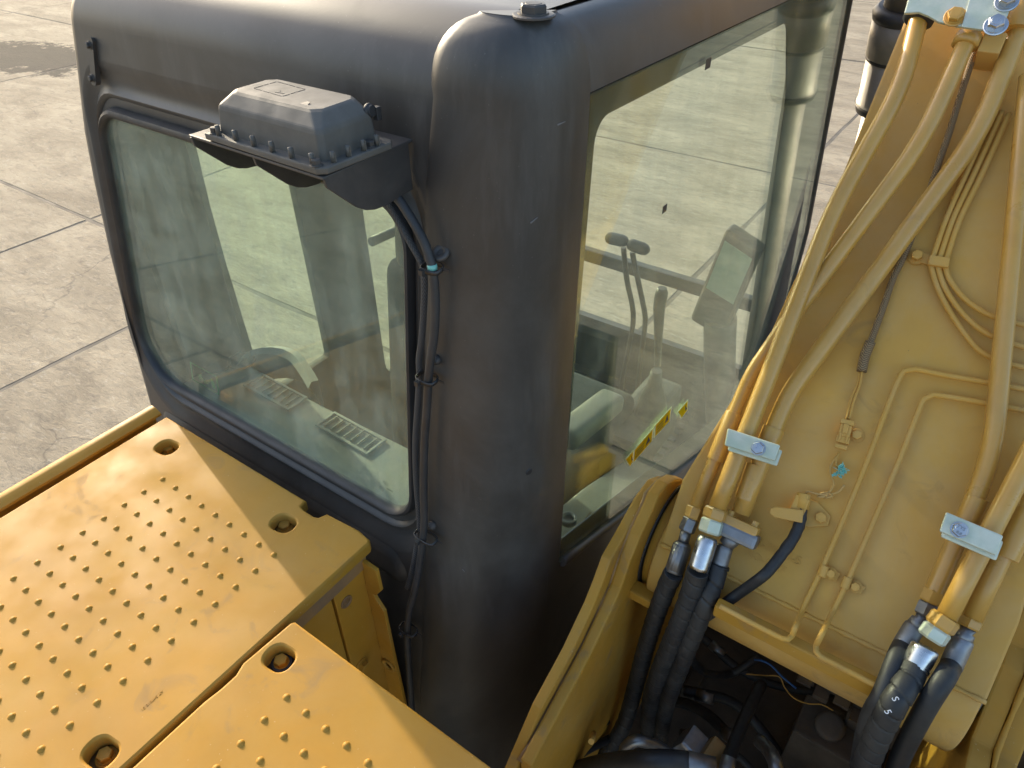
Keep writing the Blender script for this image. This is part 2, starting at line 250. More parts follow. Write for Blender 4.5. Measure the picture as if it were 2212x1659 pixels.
def surface(name, base, dark=None, dust=None, dust_amt=.3, rough=.5, rough_var=.12, metal=0.0, spec=.5,
            scale=6.0, wave=0.0, stain=None, specks=None, chips=None, chip_lo=.72, bump=0.0, bump_scale=300., coat=0.0, streak=None, fine=0.25):
    """painted / moulded / metal surface: two-tone mottling, dust film, small dark chips, fine relief"""
    m, nt, out = _mat(name)
    p = N(nt, 'ShaderNodeBsdfPrincipled')
    co = coords(nt)
    dark = dark or tuple(c * .82 for c in base)
    c = mix(nt, ramp(nt, noise(nt, co, scale, 5, .6), .38, .66), base, dark)
    if fine:
        c = mix(nt, ramp(nt, noise(nt, co, scale * 22, 3, .6), .5, .8, 0, fine), c, dark)
    r = ramp(nt, noise(nt, co, scale * 2.3, 4), .3, .7, rough - rough_var, rough + rough_var)
    if dust:
        d = ramp(nt, noise(nt, co, scale * .8, 7, .68, .6), .42, .72, 0.05, dust_amt)
        if streak:
            s = ramp(nt, noise(nt, coords(nt, streak), 3.0, 6, .65), .45, .75, 0, dust_amt)
            d = mul(nt, d, s, 'MAXIMUM')
        c = mix(nt, d, c, dust)
        r = mul(nt, r, mul(nt, d, .35), 'ADD')
    if stain:
        sa = ramp(nt, noise(nt, co, scale * 2.6, 5, .62, 1.2), .58, .70, 0, stain[3])
        sb = ramp(nt, noise(nt, co, scale * .55, 2, .5), .44, .58)
        c = mix(nt, mul(nt, sa, sb), c, tuple(stain[:3]))
        r = mul(nt, r, mul(nt, mul(nt, sa, sb), .2), 'ADD')
    if specks:
        c = mix(nt, ramp(nt, noise(nt, co, 230, 1, .5), .775, .785, 0, .45), c, specks)
    if chips:
        k = ramp(nt, noise(nt, co, 95, 3, .7), chip_lo, chip_lo + .02)
        k2 = ramp(nt, noise(nt, co, 7, 3, .6), .5, .62)
        c = mix(nt, mul(nt, k, k2), c, chips)
    nt.links.new(c, p.inputs['Base Color'])
    nt.links.new(r, p.inputs['Roughness'])
    p.inputs['Metallic'].default_value = metal
    p.inputs['Specular IOR Level'].default_value = spec
    p.inputs['Coat Weight'].default_value = coat
    p.inputs['Coat Roughness'].default_value = .3
    if bump:
        b = N(nt, 'ShaderNodeBump', i_Strength=bump, i_Distance=.002)
        nt.links.new(noise(nt, co, bump_scale, 3, .6), b.inputs['Height'])
        if wave:
            b2 = N(nt, 'ShaderNodeBump', i_Strength=wave, i_Distance=.02)
            nt.links.new(noise(nt, co, 5.5, 2, .4), b2.inputs['Height']); nt.links.new(b2.outputs[0], b.inputs['Normal'])
        nt.links.new(b.outputs[0], p.inputs['Normal'])
    nt.links.new(p.outputs[0], out.inputs[0])
    return m

def glass(name, tint, dust=.10, refl=1.0, streak_scale=(14, 14, 2)):
    m, nt, out = _mat(name)
    tr = N(nt, 'ShaderNodeBsdfTransparent', i_Color=tint + (1,))
    gl = N(nt, 'ShaderNodeBsdfGlossy', i_Roughness=.012, i_Color=(.95, 1, .97, 1))
    lw = N(nt, 'ShaderNodeLayerWeight', i_Blend=.5)
    f5 = mul(nt, lw.outputs['Facing'], 5.0, 'POWER')
    f = mul(nt, mul(nt, f5, .9 * refl), .045 * refl, 'ADD')
    m1 = N(nt, 'ShaderNodeMixShader')
    nt.links.new(f, m1.inputs[0]); nt.links.new(tr.outputs[0], m1.inputs[1]); nt.links.new(gl.outputs[0], m1.inputs[2])
    df = N(nt, 'ShaderNodeBsdfDiffuse', i_Color=(.53, .58, .49, 1))
    co = coords(nt)
    a = ramp(nt, noise(nt, co, 9, 8, .7, .5), .36, .74, .2, 1)
    s = ramp(nt, noise(nt, coords(nt, streak_scale), 1.0, 6, .7), .40, .75, .3, 1)
    k = ramp(nt, noise(nt, co, 190, 2, .6), .66, .72, 0, .55)
    d = mul(nt, mul(nt, mul(nt, a, s), mul(nt, k, .9, 'ADD')), dust)
    m2 = N(nt, 'ShaderNodeMixShader')
    nt.links.new(d, m2.inputs[0]); nt.links.new(m1.outputs[0], m2.inputs[1]); nt.links.new(df.outputs[0], m2.inputs[2])
    nt.links.new(m2.outputs[0], out.inputs[0])
    return m

def plain(name, col, rough=.5, metal=0.0, spec=.5):
    m, nt, out = _mat(name)
    p = N(nt, 'ShaderNodeBsdfPrincipled', i_Base_Color=col + (1,), i_Roughness=rough, i_Metallic=metal)
    p.inputs['Specular IOR Level'].default_value = spec
    nt.links.new(p.outputs[0], out.inputs[0])
    return m

def braid(name, base, dark, nu, nv):
    """woven sleeve: herringbone relief in the tube's own length / turn coordinates"""
    m, nt, out = _mat(name)
    p = N(nt, 'ShaderNodeBsdfPrincipled', i_Roughness=.6)
    tc = N(nt, 'ShaderNodeTexCoord')
    sep = N(nt, 'ShaderNodeSeparateXYZ')
    nt.links.new(tc.outputs['UV'], sep.inputs[0])
    u, v = sep.outputs[0], sep.outputs[1]
    vv = mul(nt, v, nv)
    tri = N(nt, 'ShaderNodeMath', operation='PINGPONG'); nt.links.new(vv, tri.inputs[0]); tri.inputs[1].default_value = 1.0
    ph = mul(nt, mul(nt, u, nu), mul(nt, tri.outputs[0], 1.3), 'ADD')
    sn = N(nt, 'ShaderNodeMath', operation='SINE'); nt.links.new(mul(nt, ph, 6.2832), sn.inputs[0])
    h = ramp(nt, sn.outputs[0], -.6, .6)
    nt.links.new(mix(nt, h, dark, base), p.inputs['Base Color'])
    b = N(nt, 'ShaderNodeBump', i_Strength=.8, i_Distance=.0015)
    nt.links.new(h, b.inputs['Height']); nt.links.new(b.outputs[0], p.inputs['Normal'])
    nt.links.new(p.outputs[0], out.inputs[0])
    return m

def decal_mat():
    m, nt, out = _mat('yellow_decal')
    d = N(nt, 'ShaderNodeBsdfDiffuse', i_Color=(.86, .66, .015, 1)); t = N(nt, 'ShaderNodeBsdfTranslucent', i_Color=(.86, .70, .02, 1))
    mx = N(nt, 'ShaderNodeMixShader'); mx.inputs[0].default_value = .5
    nt.links.new(d.outputs[0], mx.inputs[1]); nt.links.new(t.outputs[0], mx.inputs[2]); nt.links.new(mx.outputs[0], out.inputs[0])
    return m

def concrete():
    m, nt, out = _mat('worn_concrete')
    p = N(nt, 'ShaderNodeBsdfPrincipled')
    geo = N(nt, 'ShaderNodeNewGeometry')
    co = geo.outputs['Position']
    mp = N(nt, 'ShaderNodeMapping'); mp.inputs['Scale'].default_value = (1.0, 2.6, 1.0); mp.inputs['Rotation'].default_value = (0, 0, .35)
    nt.links.new(co, mp.inputs['Vector'])
    st = mp.outputs[0]
    c = mix(nt, ramp(nt, noise(nt, st, .8, 7, .62, .6), .36, .64), (.40, .342, .252), (.26, .22, .162))
    c = mix(nt, ramp(nt, noise(nt, st, 4.5, 6, .7, .8), .5, .72, 0, .75), c, (.19, .165, .13))
    c = mix(nt, ramp(nt, noise(nt, st, 9.0, 5, .7), .56, .74, 0, .7), c, (.50, .45, .37))
    # large dark patch lying well out on the yard
    sep = N(nt, 'ShaderNodeSeparateXYZ'); nt.links.new(co, sep.inputs[0])
    for cx, cy, rx, ry, amt in ((-15.4, 6.5, 1.9, .85, .9), (-9.1, 2.4, .5, .3, .35), (-12.0, -.5, 1.0, .6, .25)):
        dx = mul(nt, mul(nt, sep.outputs[0], -cx, 'ADD'), 1 / rx)
        dy = mul(nt, mul(nt, sep.outputs[1], -cy, 'ADD'), 1 / ry)
        d = mul(nt, mul(nt, dx, dx), mul(nt, dy, dy), 'ADD')
        d = mul(nt, d, ramp(nt, noise(nt, co, 3.2, 6, .7), .3, .7, -.7, .7), 'ADD')
        c = mix(nt, ramp(nt, d, .75, 1.1, amt, 0), c, (.035, .034, .034))
    # thin wandering cracks
    v = N(nt, 'ShaderNodeTexVoronoi', feature='DISTANCE_TO_EDGE', i_Scale=.33)
    wob = N(nt, 'ShaderNodeVectorMath', operation='ADD')
    nz = N(nt, 'ShaderNodeTexNoise', i_Scale=1.6, i_Detail=6); nt.links.new(co, nz.inputs['Vector'])
    nt.links.new(co, wob.inputs[0]); nt.links.new(nz.outputs['Color'], wob.inputs[1]); nt.links.new(wob.outputs[0], v.inputs['Vector'])
    crk = mul(nt, ramp(nt, v.outputs['Distance'], 0.0, .006, 1, 0), ramp(nt, noise(nt, co, .25, 2), .52, .6))
    c = mix(nt, mul(nt, crk, .5), c, (.10, .09, .08))
    nt.links.new(c, p.inputs['Base Color'])
    p.inputs['Roughness'].default_value = .9; p.inputs['Specular IOR Level'].default_value = .12
    h = mul(nt, noise(nt, st, 5.0, 8, .72, .4), mul(nt, noise(nt, st, 34, 5, .7), .22), 'ADD')
    b = N(nt, 'ShaderNodeBump', i_Strength=.75, i_Distance=.035)
    nt.links.new(h, b.inputs['Height']); nt.links.new(b.outputs[0], p.inputs['Normal'])
    nt.links.new(p.outputs[0], out.inputs[0])
    return m

YEL = (.43, .212, .018)
M = dict(
    yellow=surface('yellow_paint', YEL, (.36, .176, .017), dust=(.40, .27, .085), dust_amt=.45, rough=.56, spec=.3, scale=5, chips=(.10, .055, .025), bump=.05, bump_scale=420, wave=.16, stain=(.20, .14, .08, .42), specks=(.62, .50, .30)),
    boom=surface('shade_lifted_dusty_yellow', (.60, .328, .054), (.50, .268, .046), dust=(.52, .37, .18), dust_amt=.6, rough=.56, spec=.35, scale=4, chips=(.12, .08, .05), bump=.04, bump_scale=300, stain=(.22, .145, .07, .40)),  # dusty boom yellow, its colour lightened to offset the shade the boom stands in
    tube=surface('tube_yellow_paint', (.54, .288, .044), (.45, .235, .038), dust=(.46, .33, .14), dust_amt=.35, rough=.34, scale=9, chips=(.14, .09, .05), chip_lo=.76, coat=.3, stain=(.24, .15, .05, .35)),
    dirty=surface('grimy_yellow_paint', (.34, .185, .055), (.22, .12, .045), dust=(.15, .11, .075), dust_amt=.7, rough=.6, scale=7, chips=(.05, .035, .025)),
    cab=surface('dark_cab_paint', (.0275, .0258, .0235), (.023, .0218, .020), dust=(.165, .158, .145), dust_amt=.36, rough=.44, rough_var=.04, scale=3.2, bump=.03, bump_scale=260, streak=(5, 5, .9), coat=.12, fine=0, specks=(.12, .116, .108), stain=(.05, .049, .046, .35)),
    trim=surface('black_trim', (.022, .022, .023), rough=.5, scale=8, dust=(.12, .11, .10), dust_amt=.2),
    rubber=surface('black_rubber', (.020, .021, .023), rough=.48, scale=12, dust=(.11, .105, .10), dust_amt=.22),
    hose=surface('black_hose_wrap', (.011, .012, .014), rough=.50, scale=14, dust=(.085, .08, .066), dust_amt=.38),
    plastic=surface('grey_box_plastic', (.082, .077, .067), rough=.6, scale=15, dust=(.20, .19, .165), dust_amt=.3, bump=.06, bump_scale=900, fine=0),
    bracket=surface('black_bracket_paint', (.032, .031, .031), rough=.5, scale=9, dust=(.20, .17, .14), dust_amt=.3),
    zinc=surface('zinc_plate', (.62, .64, .52), (.46, .53, .40), rough=.45, metal=.4, scale=28, dust=(.45, .42, .34), dust_amt=.3, bump=.12, bump_scale=120),
    steel=surface('bright_steel', (.58, .60, .62), (.44, .46, .48), rough=.28, metal=1.0, scale=24, dust=(.3, .29, .27), dust_amt=.2),
    dull=surface('dull_steel', (.30, .31, .32), (.20, .205, .21), rough=.42, metal=.9, scale=22, dust=(.22, .19, .16), dust_amt=.4),
    silver=surface('shade_darkened_silver', (.22, .21, .19), rough=.45, metal=.3, scale=7, dust=(.5, .46, .4), dust_amt=.4),  # silver darkened in colour to stand in for the cab's shade on the cylinder
    interior=surface('grey_interior', (.24, .245, .225), rough=.6, scale=10, dust=(.3, .29, .25), dust_amt=.3),
    filler=surface('joint_filler', (.16, .138, .108), (.085, .073, .058), rough=.9, scale=1.5, fine=.4),
    armrest=surface('armrest_vinyl', (.16, .162, .15), rough=.6, scale=10, dust=(.3, .29, .25), dust_amt=.2),
    console=surface('console_plastic', (.14, .15, .14), rough=.55, scale=10, dust=(.3, .29, .25), dust_amt=.3),
    seat=surface('dark_seat_fabric', (.045, .048, .05), rough=.85, scale=30, bump=.3, bump_scale=500),
    inner=surface('dark_inner_panel', (.05, .052, .05), rough=.65, scale=8, dust=(.16, .15, .13), dust_amt=.3),
    grime=surface('oily_grime', (.085, .066, .046), (.045, .036, .027), rough=.6, scale=9, dust=(.16, .125, .085), dust_amt=.5, bump=.4, bump_scale=60),
    rear_glass=glass('green_rear_glass', (.90, .98, .915), dust=.52),
    side_glass=glass('green_side_glass', (.915, .985, .93), dust=.23, refl=.8, streak_scale=(18, 18, 2)),
    far_glass=glass('green_far_glass', (.93, .985, .94), dust=.03),
    braid_black=braid('black_woven_sleeve', (.085, .088, .092), (.012, .012, .013), 170, 10),
    braid_tan=braid('painted_woven_sleeve', (.33, .215, .095), (.14, .085, .035), 260, 8),
    concrete=concrete(),
    white=plain('white_print', (.75, .76, .78), .6),
    teal=surface('teal_tape', (.22, .56, .47), rough=.55, scale=60),
    blue=plain('blue_insulation', (.03, .11, .28), .45),
    decal=decal_mat(),
    decal_edge=plain('pale_decal_edge', (.62, .68, .42), .4),
    etch=plain('etched_grey', (.05, .06, .055), .6),
    scuff=plain('scuffed_paint', (.16, .155, .15), .7),
    green=plain('green_print', (.025, .16, .05), .5),
    ink=plain('black_print', (.02, .02, .02), .6),
    frit=plain('black_frit', (.013, .013, .014), .25),
    display=plain('pale_reflection_display', (.34, .46, .42), .25),  # screen reflection put into the colour as a pale green
    brass=surface('worn_brass', (.36, .24, .10), rough=.45, metal=.7, scale=30),
)

# ------------------------------------------------------------------ mesh kit
class MB:
    def __init__(self):
        self.v, self.f, self.s, self.uv = [], [], [], {}
    def add(self, vs_, fs, smooth=False):
        k = len(self.v)
        self.v += [Vector(p) for p in vs_]
        for f in fs:
            self.f.append([i + k for i in f]); self.s.append(smooth)
        return k
    def box(self, c, size, ax=None):
        c = Vector(c); X, Y, Zz = ax or (Vector((1, 0, 0)), Vector((0, 1, 0)), Vector((0, 0, 1)))
        a, b, d = size[0] / 2, size[1] / 2, size[2] / 2
        p = [c + X * (sx * a) + Y * (sy * b) + Zz * (sz * d) for sz in (-1, 1) for sx, sy in ((-1, -1), (1, -1), (1, 1), (-1, 1))]
        self.add(p, [(3, 2, 1, 0), (4, 5, 6, 7), (0, 1, 5, 4), (1, 2, 6, 5), (2, 3, 7, 6), (3, 0, 4, 7)])
        return self
    def prism(self, poly, vec):
        poly = [Vector(p) for p in poly]; vec = Vector(vec); n = len(poly)
        tris = tessellate_polygon([poly])
        nrm = Vector((0, 0, 0))
        for i in range(n):
            nrm += poly[i].cross(poly[(i + 1) % n])
        top = [p + vec for p in poly]
        flip = nrm.dot(vec) > 0
        idx = list(range(n))
        fs = [tuple(idx[::-1] if flip else idx), tuple(n + i for i in (idx if flip else idx[::-1]))]
        for i in range(n):
            j = (i + 1) % n
            q = (i, j, n + j, n + i)
            fs.append(q if flip else q[::-1])
        self.add(poly + top, fs)
        return self
    def tube(self, path, r, seg=16, step=.012, caps=True, rfun=None, spline=True):
        pts = resample(path, step) if spline else [Vector(p) for p in path]
        n = len(pts)
        T = [(pts[min(i + 1, n - 1)] - pts[max(i - 1, 0)]).normalized() for i in range(n)]
        ref = Vector((0, 0, 1)) if abs(T[0].z) < .9 else Vector((1, 0, 0))
        U = (ref - T[0] * ref.dot(T[0])).normalized()
        vs_, L = [], 0.0
        us = []
        for i in range(n):
            U = (U - T[i] * U.dot(T[i])).normalized(); V = T[i].cross(U)
            if i: L += (pts[i] - pts[i - 1]).length
            for k in range(seg):
                a = 2 * math.pi * k / seg
                rr = r(L) if callable(r) else r
                if rfun: rr *= rfun(L, a)
                vs_.append(pts[i] + (U * math.cos(a) + V * math.sin(a)) * rr)
            us.append(L)
        fs, k0 = [], len(self.v)
        fi = len(self.f)
        for i in range(n - 1):
            for k in range(seg):
                k2 = (k + 1) % seg
                fs.append((i * seg + k, i * seg + k2, (i + 1) * seg + k2, (i + 1) * seg + k))
                self.uv[fi + len(fs) - 1] = [(us[i], k / seg), (us[i], (k + 1) / seg), (us[i + 1], (k + 1) / seg), (us[i + 1], k / seg)]
        self.add(vs_, fs, True)
        if caps:
            self.f.append([k0 + k for k in range(seg)][::-1]); self.s.append(False)
            self.f.append([k0 + (n - 1) * seg + k for k in range(seg)]); self.s.append(False)
        return self
    def lathe(self, p0, axis, prof, seg=24, smooth=True, phase=0.0):
        p0 = Vector(p0); A = Vector(axis).normalized()
        ref = Vector((0, 0, 1)) if abs(A.z) < .9 else Vector((1, 0, 0))
        U = (ref - A * ref.dot(A)).normalized(); V = A.cross(U)
        vs_ = []
        for h, r in prof:
            for k in range(seg):
                a = 2 * math.pi * k / seg + phase
                vs_.append(p0 + A * h + (U * math.cos(a) + V * math.sin(a)) * r)
        fs = []
        for i in range(len(prof) - 1):
            for k in range(seg):
                k2 = (k + 1) % seg
                fs.append((i * seg + k, i * seg + k2, (i + 1) * seg + k2, (i + 1) * seg + k))
        self.add(vs_, fs, smooth)
        b = len(self.v) - len(vs_)
        self.f.append([b + k for k in range(seg)][::-1]); self.s.append(False)
        self.f.append([b + (len(prof) - 1) * seg + k for k in range(seg)]); self.s.append(False)
        return self
    def hexa(self, p0, axis, r, h, phase=0.0):
        c = r * .13
        return self.lathe(p0, axis, [(0, r), (h - c, r), (h, r * .88)], 6, False, phase)
    def bolt(self, p, axis, r, h, washer=True, phase=.3):
        A = Vector(axis).normalized(); p = Vector(p)
        if washer:
            self.lathe(p, A, [(0, r * 1.38), (r * .16, r * 1.38), (r * .22, r * 1.28)], 24, False)
            p = p + A * (r * .22)
        self.lathe(p, A, [(0, r * 1.12), (r * .12, r * 1.1)], 24, False)
        self.hexa(p + A * (r * .12), A, r, h, phase)
        self.lathe(p + A * (h + r * .1), A, [(0, r * .62), (r * .05, r * .58)], 16, False)
        return self
    def loops(self, loops, smooth=True, closed=True):
        n = len(loops[0]); vs_ = [p for l in loops for p in l]; fs = []
        for i in range(len(loops) - 1):
            for k in range(n if closed else n - 1):
                k2 = (k + 1) % n
                fs.append((i * n + k, i * n + k2, (i + 1) * n + k2, (i + 1) * n + k))
        self.add(vs_, fs, smooth)
        return self
    def fill(self, loops):
        loops = [[Vector(p) for p in l] for l in loops]
        flat = [p for l in loops for p in l]
        self.add(flat, [tuple(t) for t in tessellate_polygon(loops)])
        return self

def resample(path, step):
    P = [Vector(p) for p in path]
    if len(P) == 2:
        n = max(2, int((P[1] - P[0]).length / step) + 1)
        return [P[0].lerp(P[1], i / (n - 1)) for i in range(n)]
    out = []
    for i in range(len(P) - 1):
        p1, p2 = P[i], P[i + 1]
        p0 = P[i - 1] if i else p1 * 2 - p2
        p3 = P[i + 2] if i + 2 < len(P) else p2 * 2 - p1
        n = max(1, int((p2 - p1).length / step))
        for k in range(n):
            t = k / n
            # centripetal-ish Catmull-Rom with gentle tangents
            m1, m2 = (p2 - p0) * .5, (p3 - p1) * .5
            d = (p2 - p1).length
            for_m = lambda m: m * min(1.0, 1.4 * d / max(m.length, 1e-6))
            m1, m2 = for_m(m1), for_m(m2)
            t2, t3 = t * t, t * t * t
            out.append(p1 * (2 * t3 - 3 * t2 + 1) + m1 * (t3 - 2 * t2 + t) + p2 * (-2 * t3 + 3 * t2) + m2 * (t3 - t2))
    out.append(P[-1])
    return out

def bent(path, r=.06):
    """straight runs joined by round bends, the way tube is bent"""
    P = [Vector(p) for p in path]; out = [P[0]]
    for a, b, c in zip(P, P[1:], P[2:]):
        e1, e2 = (a - b), (c - b)
        t = min(r, e1.length * .45, e2.length * .45)
        s, e = b + e1.normalized() * t, b + e2.normalized() * t
        for k in range(9):
            u = k / 8
            out.append(s * (1 - u) ** 2 + b * 2 * u * (1 - u) + e * u * u)
    out.append(P[-1])
    fine = [out[0]]
    for a, b in zip(out, out[1:]):
        n = max(1, int((b - a).length / .05))
        fine += [a.lerp(b, (k + 1) / n) for k in range(n)]
    return fine

BASE = {}
def root_of(o):
    while o.parent: o = o.parent
    return o

def finish(name, mb, mat, shift, bevel=0.0, angle=30, segs=2):
    me = bpy.data.meshes.new(name)
    me.from_pydata([p - shift for p in mb.v], [], mb.f)
    for p, s in zip(me.polygons, mb.s): p.use_smooth = s
    if mb.uv:
        ul = me.uv_layers.new(name='UVMap')
        for fi, uv in mb.uv.items():
            for li, c in zip(me.polygons[fi].loop_indices, uv): ul.data[li].uv = c
    bm = bmesh.new(); bm.from_mesh(me)
    if bevel:
        ed = [e for e in bm.edges if len(e.link_faces) == 2 and e.calc_face_angle(0) > math.radians(angle)]
        bmesh.ops.bevel(bm, geom=ed, offset=bevel, segments=segs, affect='EDGES', profile=.6, clamp_overlap=True)
    bmesh.ops.recalc_face_normals(bm, faces=bm.faces)
    bm.to_mesh(me); bm.free()
    me.materials.append(mat)
    return me

def obj(name, mb, mat, parent=None, bevel=0.0, angle=30, segs=2, label=None, cat=None, group=None, kind=None, loc=None, smooth=False):
    shift = Vector(loc) if loc is not None else (BASE[root_of(parent).name] if parent else Vector((0, 0, 0)))
    me = finish(name, mb, mat, shift, bevel, angle, segs)
    if smooth:
        for p in me.polygons: p.use_smooth = True
        try: me.set_sharp_from_angle(angle=math.radians(40))
        except Exception: pass
    o = bpy.data.objects.new(name, me)
    COL.objects.link(o)
    if parent:
        o.parent = parent
        if loc is not None:
            o.location = Vector(loc) - BASE[root_of(parent).name]
    elif loc is not None:
        o.location = loc
    tag(o, label, cat, group, kind)
    if not parent: BASE[o.name] = shift
    return o

def tag(o, label=None, cat=None, group=None, kind=None):
    if label: o['label'] = label
    if cat: o['category'] = cat
    if group: o['group'] = group
    if kind: o['kind'] = kind

def thing(name, label, cat, loc, group=None):
    o = bpy.data.objects.new(name, None)
    o.empty_display_size = .05
    o.location = loc
    COL.objects.link(o)
    tag(o, label, cat, group)
    BASE[o.name] = Vector(loc)
    return o

def share(o, loc, parent):
    """another instance of a part: same mesh, own place"""
    c = o.copy()
    COL.objects.link(c)
    c.parent = parent
    c.location = Vector(loc) - BASE[root_of(parent).name]
    return c

V = Vector
def plate(outer, holes, nrm, thick, rnd=.003, smooth_rim=True):
    """sheet with holes: outer / holes lie on the visible face, material goes to -nrm"""
    nrm = V(nrm).normalized(); mb = MB()
    outer = [V(p) for p in outer]; holes = [[V(p) for p in h] for h in holes]
    def inset(loop, d):
        n = len(loop); out = []
        for i in range(n):
            a, b, c = loop[i - 1], loop[i], loop[(i + 1) % n]
            e1, e2 = (b - a).normalized(), (c - b).normalized()
            n1, n2 = nrm.cross(e1), nrm.cross(e2)
            m = n1 + n2
            m = m.normalized() if m.length > 1e-5 else n1
            k = max(.35, m.dot(n1))
            out.append(b + m * (d / k))
        return out
    def ccw(loop):
        s = V((0, 0, 0))
        for i in range(len(loop)): s += loop[i].cross(loop[(i + 1) % len(loop)])
        return loop if s.dot(nrm) > 0 else loop[::-1]
    outer = ccw(outer); holes = [ccw(h)[::-1] for h in holes]
    rims = [outer] + holes
    tops = [inset(l, rnd) for l in rims]
    mb.fill(tops)
    for l, t in zip(rims, tops):
        mid = [a.lerp(b, .3) - nrm * (rnd * .3) for a, b in zip(l, t)]
        mb.loops([t, mid, [p - nrm * rnd for p in l], [p - nrm * thick for p in l]], smooth_rim)
    mb.fill([[p - nrm * thick for p in l] for l in rims])
    return mb

def arc_fill(corners, radii, segs=8):
    """polygon with rounded corners in 2D -> list of (x, y, nx, ny) outward normals for a clockwise or ccw loop"""
    n = len(corners); out = []
    area = sum(corners[i][0] * corners[(i + 1) % n][1] - corners[(i + 1) % n][0] * corners[i][1] for i in range(n))
    sgn = 1 if area > 0 else -1
    for i in range(n):
        a, b, c = V(corners[i - 1]), V(corners[i]), V(corners[(i + 1) % n])
        e1, e2 = (a - b).normalized(), (c - b).normalized()
        half = math.acos(max(-1, min(1, e1.dot(e2)))) / 2
        r = radii[i]; t = r / math.tan(half)
        cen = b + (e1 + e2).normalized() * (r / math.sin(half))
        s, e = b + e1 * t - cen, b + e2 * t - cen
        a0, a1 = math.atan2(s.y, s.x), math.atan2(e.y, e.x)
        d = a1 - a0
        while d > math.pi: d -= 2 * math.pi
        while d < -math.pi: d += 2 * math.pi
        for k in range(segs + 1):
            an = a0 + d * k / segs
            out.append((cen.x + math.cos(an) * r, cen.y + math.sin(an) * r, math.cos(an), math.sin(an)))
    # split the long straights so later bends follow
    res = []
    for i in range(len(out)):
        p, q = out[i], out[(i + 1) % len(out)]
        res.append(p)
        L = math.hypot(q[0] - p[0], q[1] - p[1]); m = int(L / .06)
        for k in range(1, m + 1):
            t = k / (m + 1)
            res.append((p[0] + (q[0] - p[0]) * t, p[1] + (q[1] - p[1]) * t, p[2], p[3]))
    return res

def text_mesh(body, size, extrude=0.0):
    cu = bpy.data.curves.new('lettering', 'FONT')
    cu.body, cu.size, cu.extrude = body, size, extrude
    cu.resolution_u = 3
    cu.align_x = 'CENTER'; cu.align_y = 'CENTER'
    o = bpy.data.objects.new('lettering', cu); COL.objects.link(o)
    bpy.context.view_layer.update()
    me = bpy.data.meshes.new_from_object(o.evaluated_get(bpy.context.evaluated_depsgraph_get()))
    bpy.data.objects.remove(o); bpy.data.curves.remove(cu)
    return me

def lettering(name, body, size, p, right, up, mat, parent, extrude=0.0003):
    me = text_mesh(body, size, extrude)
    X = V(right).normalized(); Zn = X.cross(V(up)).normalized(); Y = Zn.cross(X)
    mb = MB()
    mb.add([V(p) + X * v.co.x + Y * v.co.y + Zn * v.co.z for v in me.vertices], [tuple(f.vertices) for f in me.polygons])
    bpy.data.meshes.remove(me)
    return obj(name, mb, mat, parent)

# ------------------------------------------------------------------ the yard
g = MB(); g.box((0, 0, -.275), (1600, 1600, .5))
ground = obj('ground', g, M['concrete'], kind='structure')
BASE['ground'] = V((0, 0, 0))
jf = MB(); jf.box((-11, 11.9, -.0195), (54, 50.2, .030))
obj('joint_filler', jf, M['filler'], ground)
XJ = [-38, -32.2, -26.1, -20.0, -14.1, -7.73, -1.96, 4.1, 10.0, 16.0]
YJ = [-13.2, -7.7, -2.2, 3.2, 8.42, 14.2, 19.8, 25.4, 31.0, 37.0]
def slab(x0, x1, y0, y1):
    G_ = .016
    def edge(a, b, n):
        return [V(a).lerp(V(b), i / n) for i in range(n)]
    c = [(x0 + G_, y0 + G_, 0), (x1 - G_, y0 + G_, 0), (x1 - G_, y1 - G_, 0), (x0 + G_, y1 - G_, 0)]
    lp = []
    for i in range(4):
        lp += edge(c[i], c[(i + 1) % 4], 12)
    cx, cy = (x0 + x1) / 2, (y0 + y1) / 2
    dz = random.uniform(-.004, .004)
    lp = [V((p.x - math.copysign(random.uniform(0, .014), p.x - cx), p.y - math.copysign(random.uniform(0, .014), p.y - cy), dz)) for p in lp]
    mb = MB()
    mb.prism([p - V((0, 0, .0215)) for p in lp], (0, 0, .0215))
    obj('concrete_slab', mb, M['concrete'], ground)
for i in range(len(XJ) - 1):
    for j in range(len(YJ) - 1):
        if XJ[i] <= -7.7 < XJ[i + 1] and YJ[j] == -2.2:
            slab(XJ[i], -5.46, YJ[j], YJ[j + 1]); slab(-5.46, XJ[i + 1], YJ[j], YJ[j + 1])
        else:
            slab(XJ[i], XJ[i + 1], YJ[j], YJ[j + 1])

# ================================================================== EXCAVATOR
EX = thing('excavator', 'yellow crawler excavator with a dark cab, green tinted windows and studded yellow hood panels', 'excavator', (-.6, .9, 0))
TAN, COS, SIN = math.tan(math.radians(6.5)), math.cos(math.radians(6.5)), math.sin(math.radians(6.5))
def y_rear(z): return .60 + TAN * (z - 2.2)
def RW(x, z, d=0.0):                       # point on the leaning rear wall, d = outwards
    return V((x, y_rear(z) - d * COS, z + d * SIN))
_xl = sorted((z + 3.2, x) for z, x in XL)
def x_left(z):
    z0_ = z
    return _xl_at(z) - .017
def _xl_at(z):
    if z <= _xl[0][0]: return _xl[0][1] + (z - _xl[0][0]) * .02
    for (z0, a), (z1, b) in zip(_xl, _xl[1:]):
        if z <= z1: return a + (b - a) * (z - z0) / (z1 - z0)
    return _xl[-1][1] + (z - _xl[-1][0]) * .45
def x_crease(z): return -.606 + max(0, z - 2.83) * .12
ZT, ZROOF, CR = 2.945, 3.035, .03

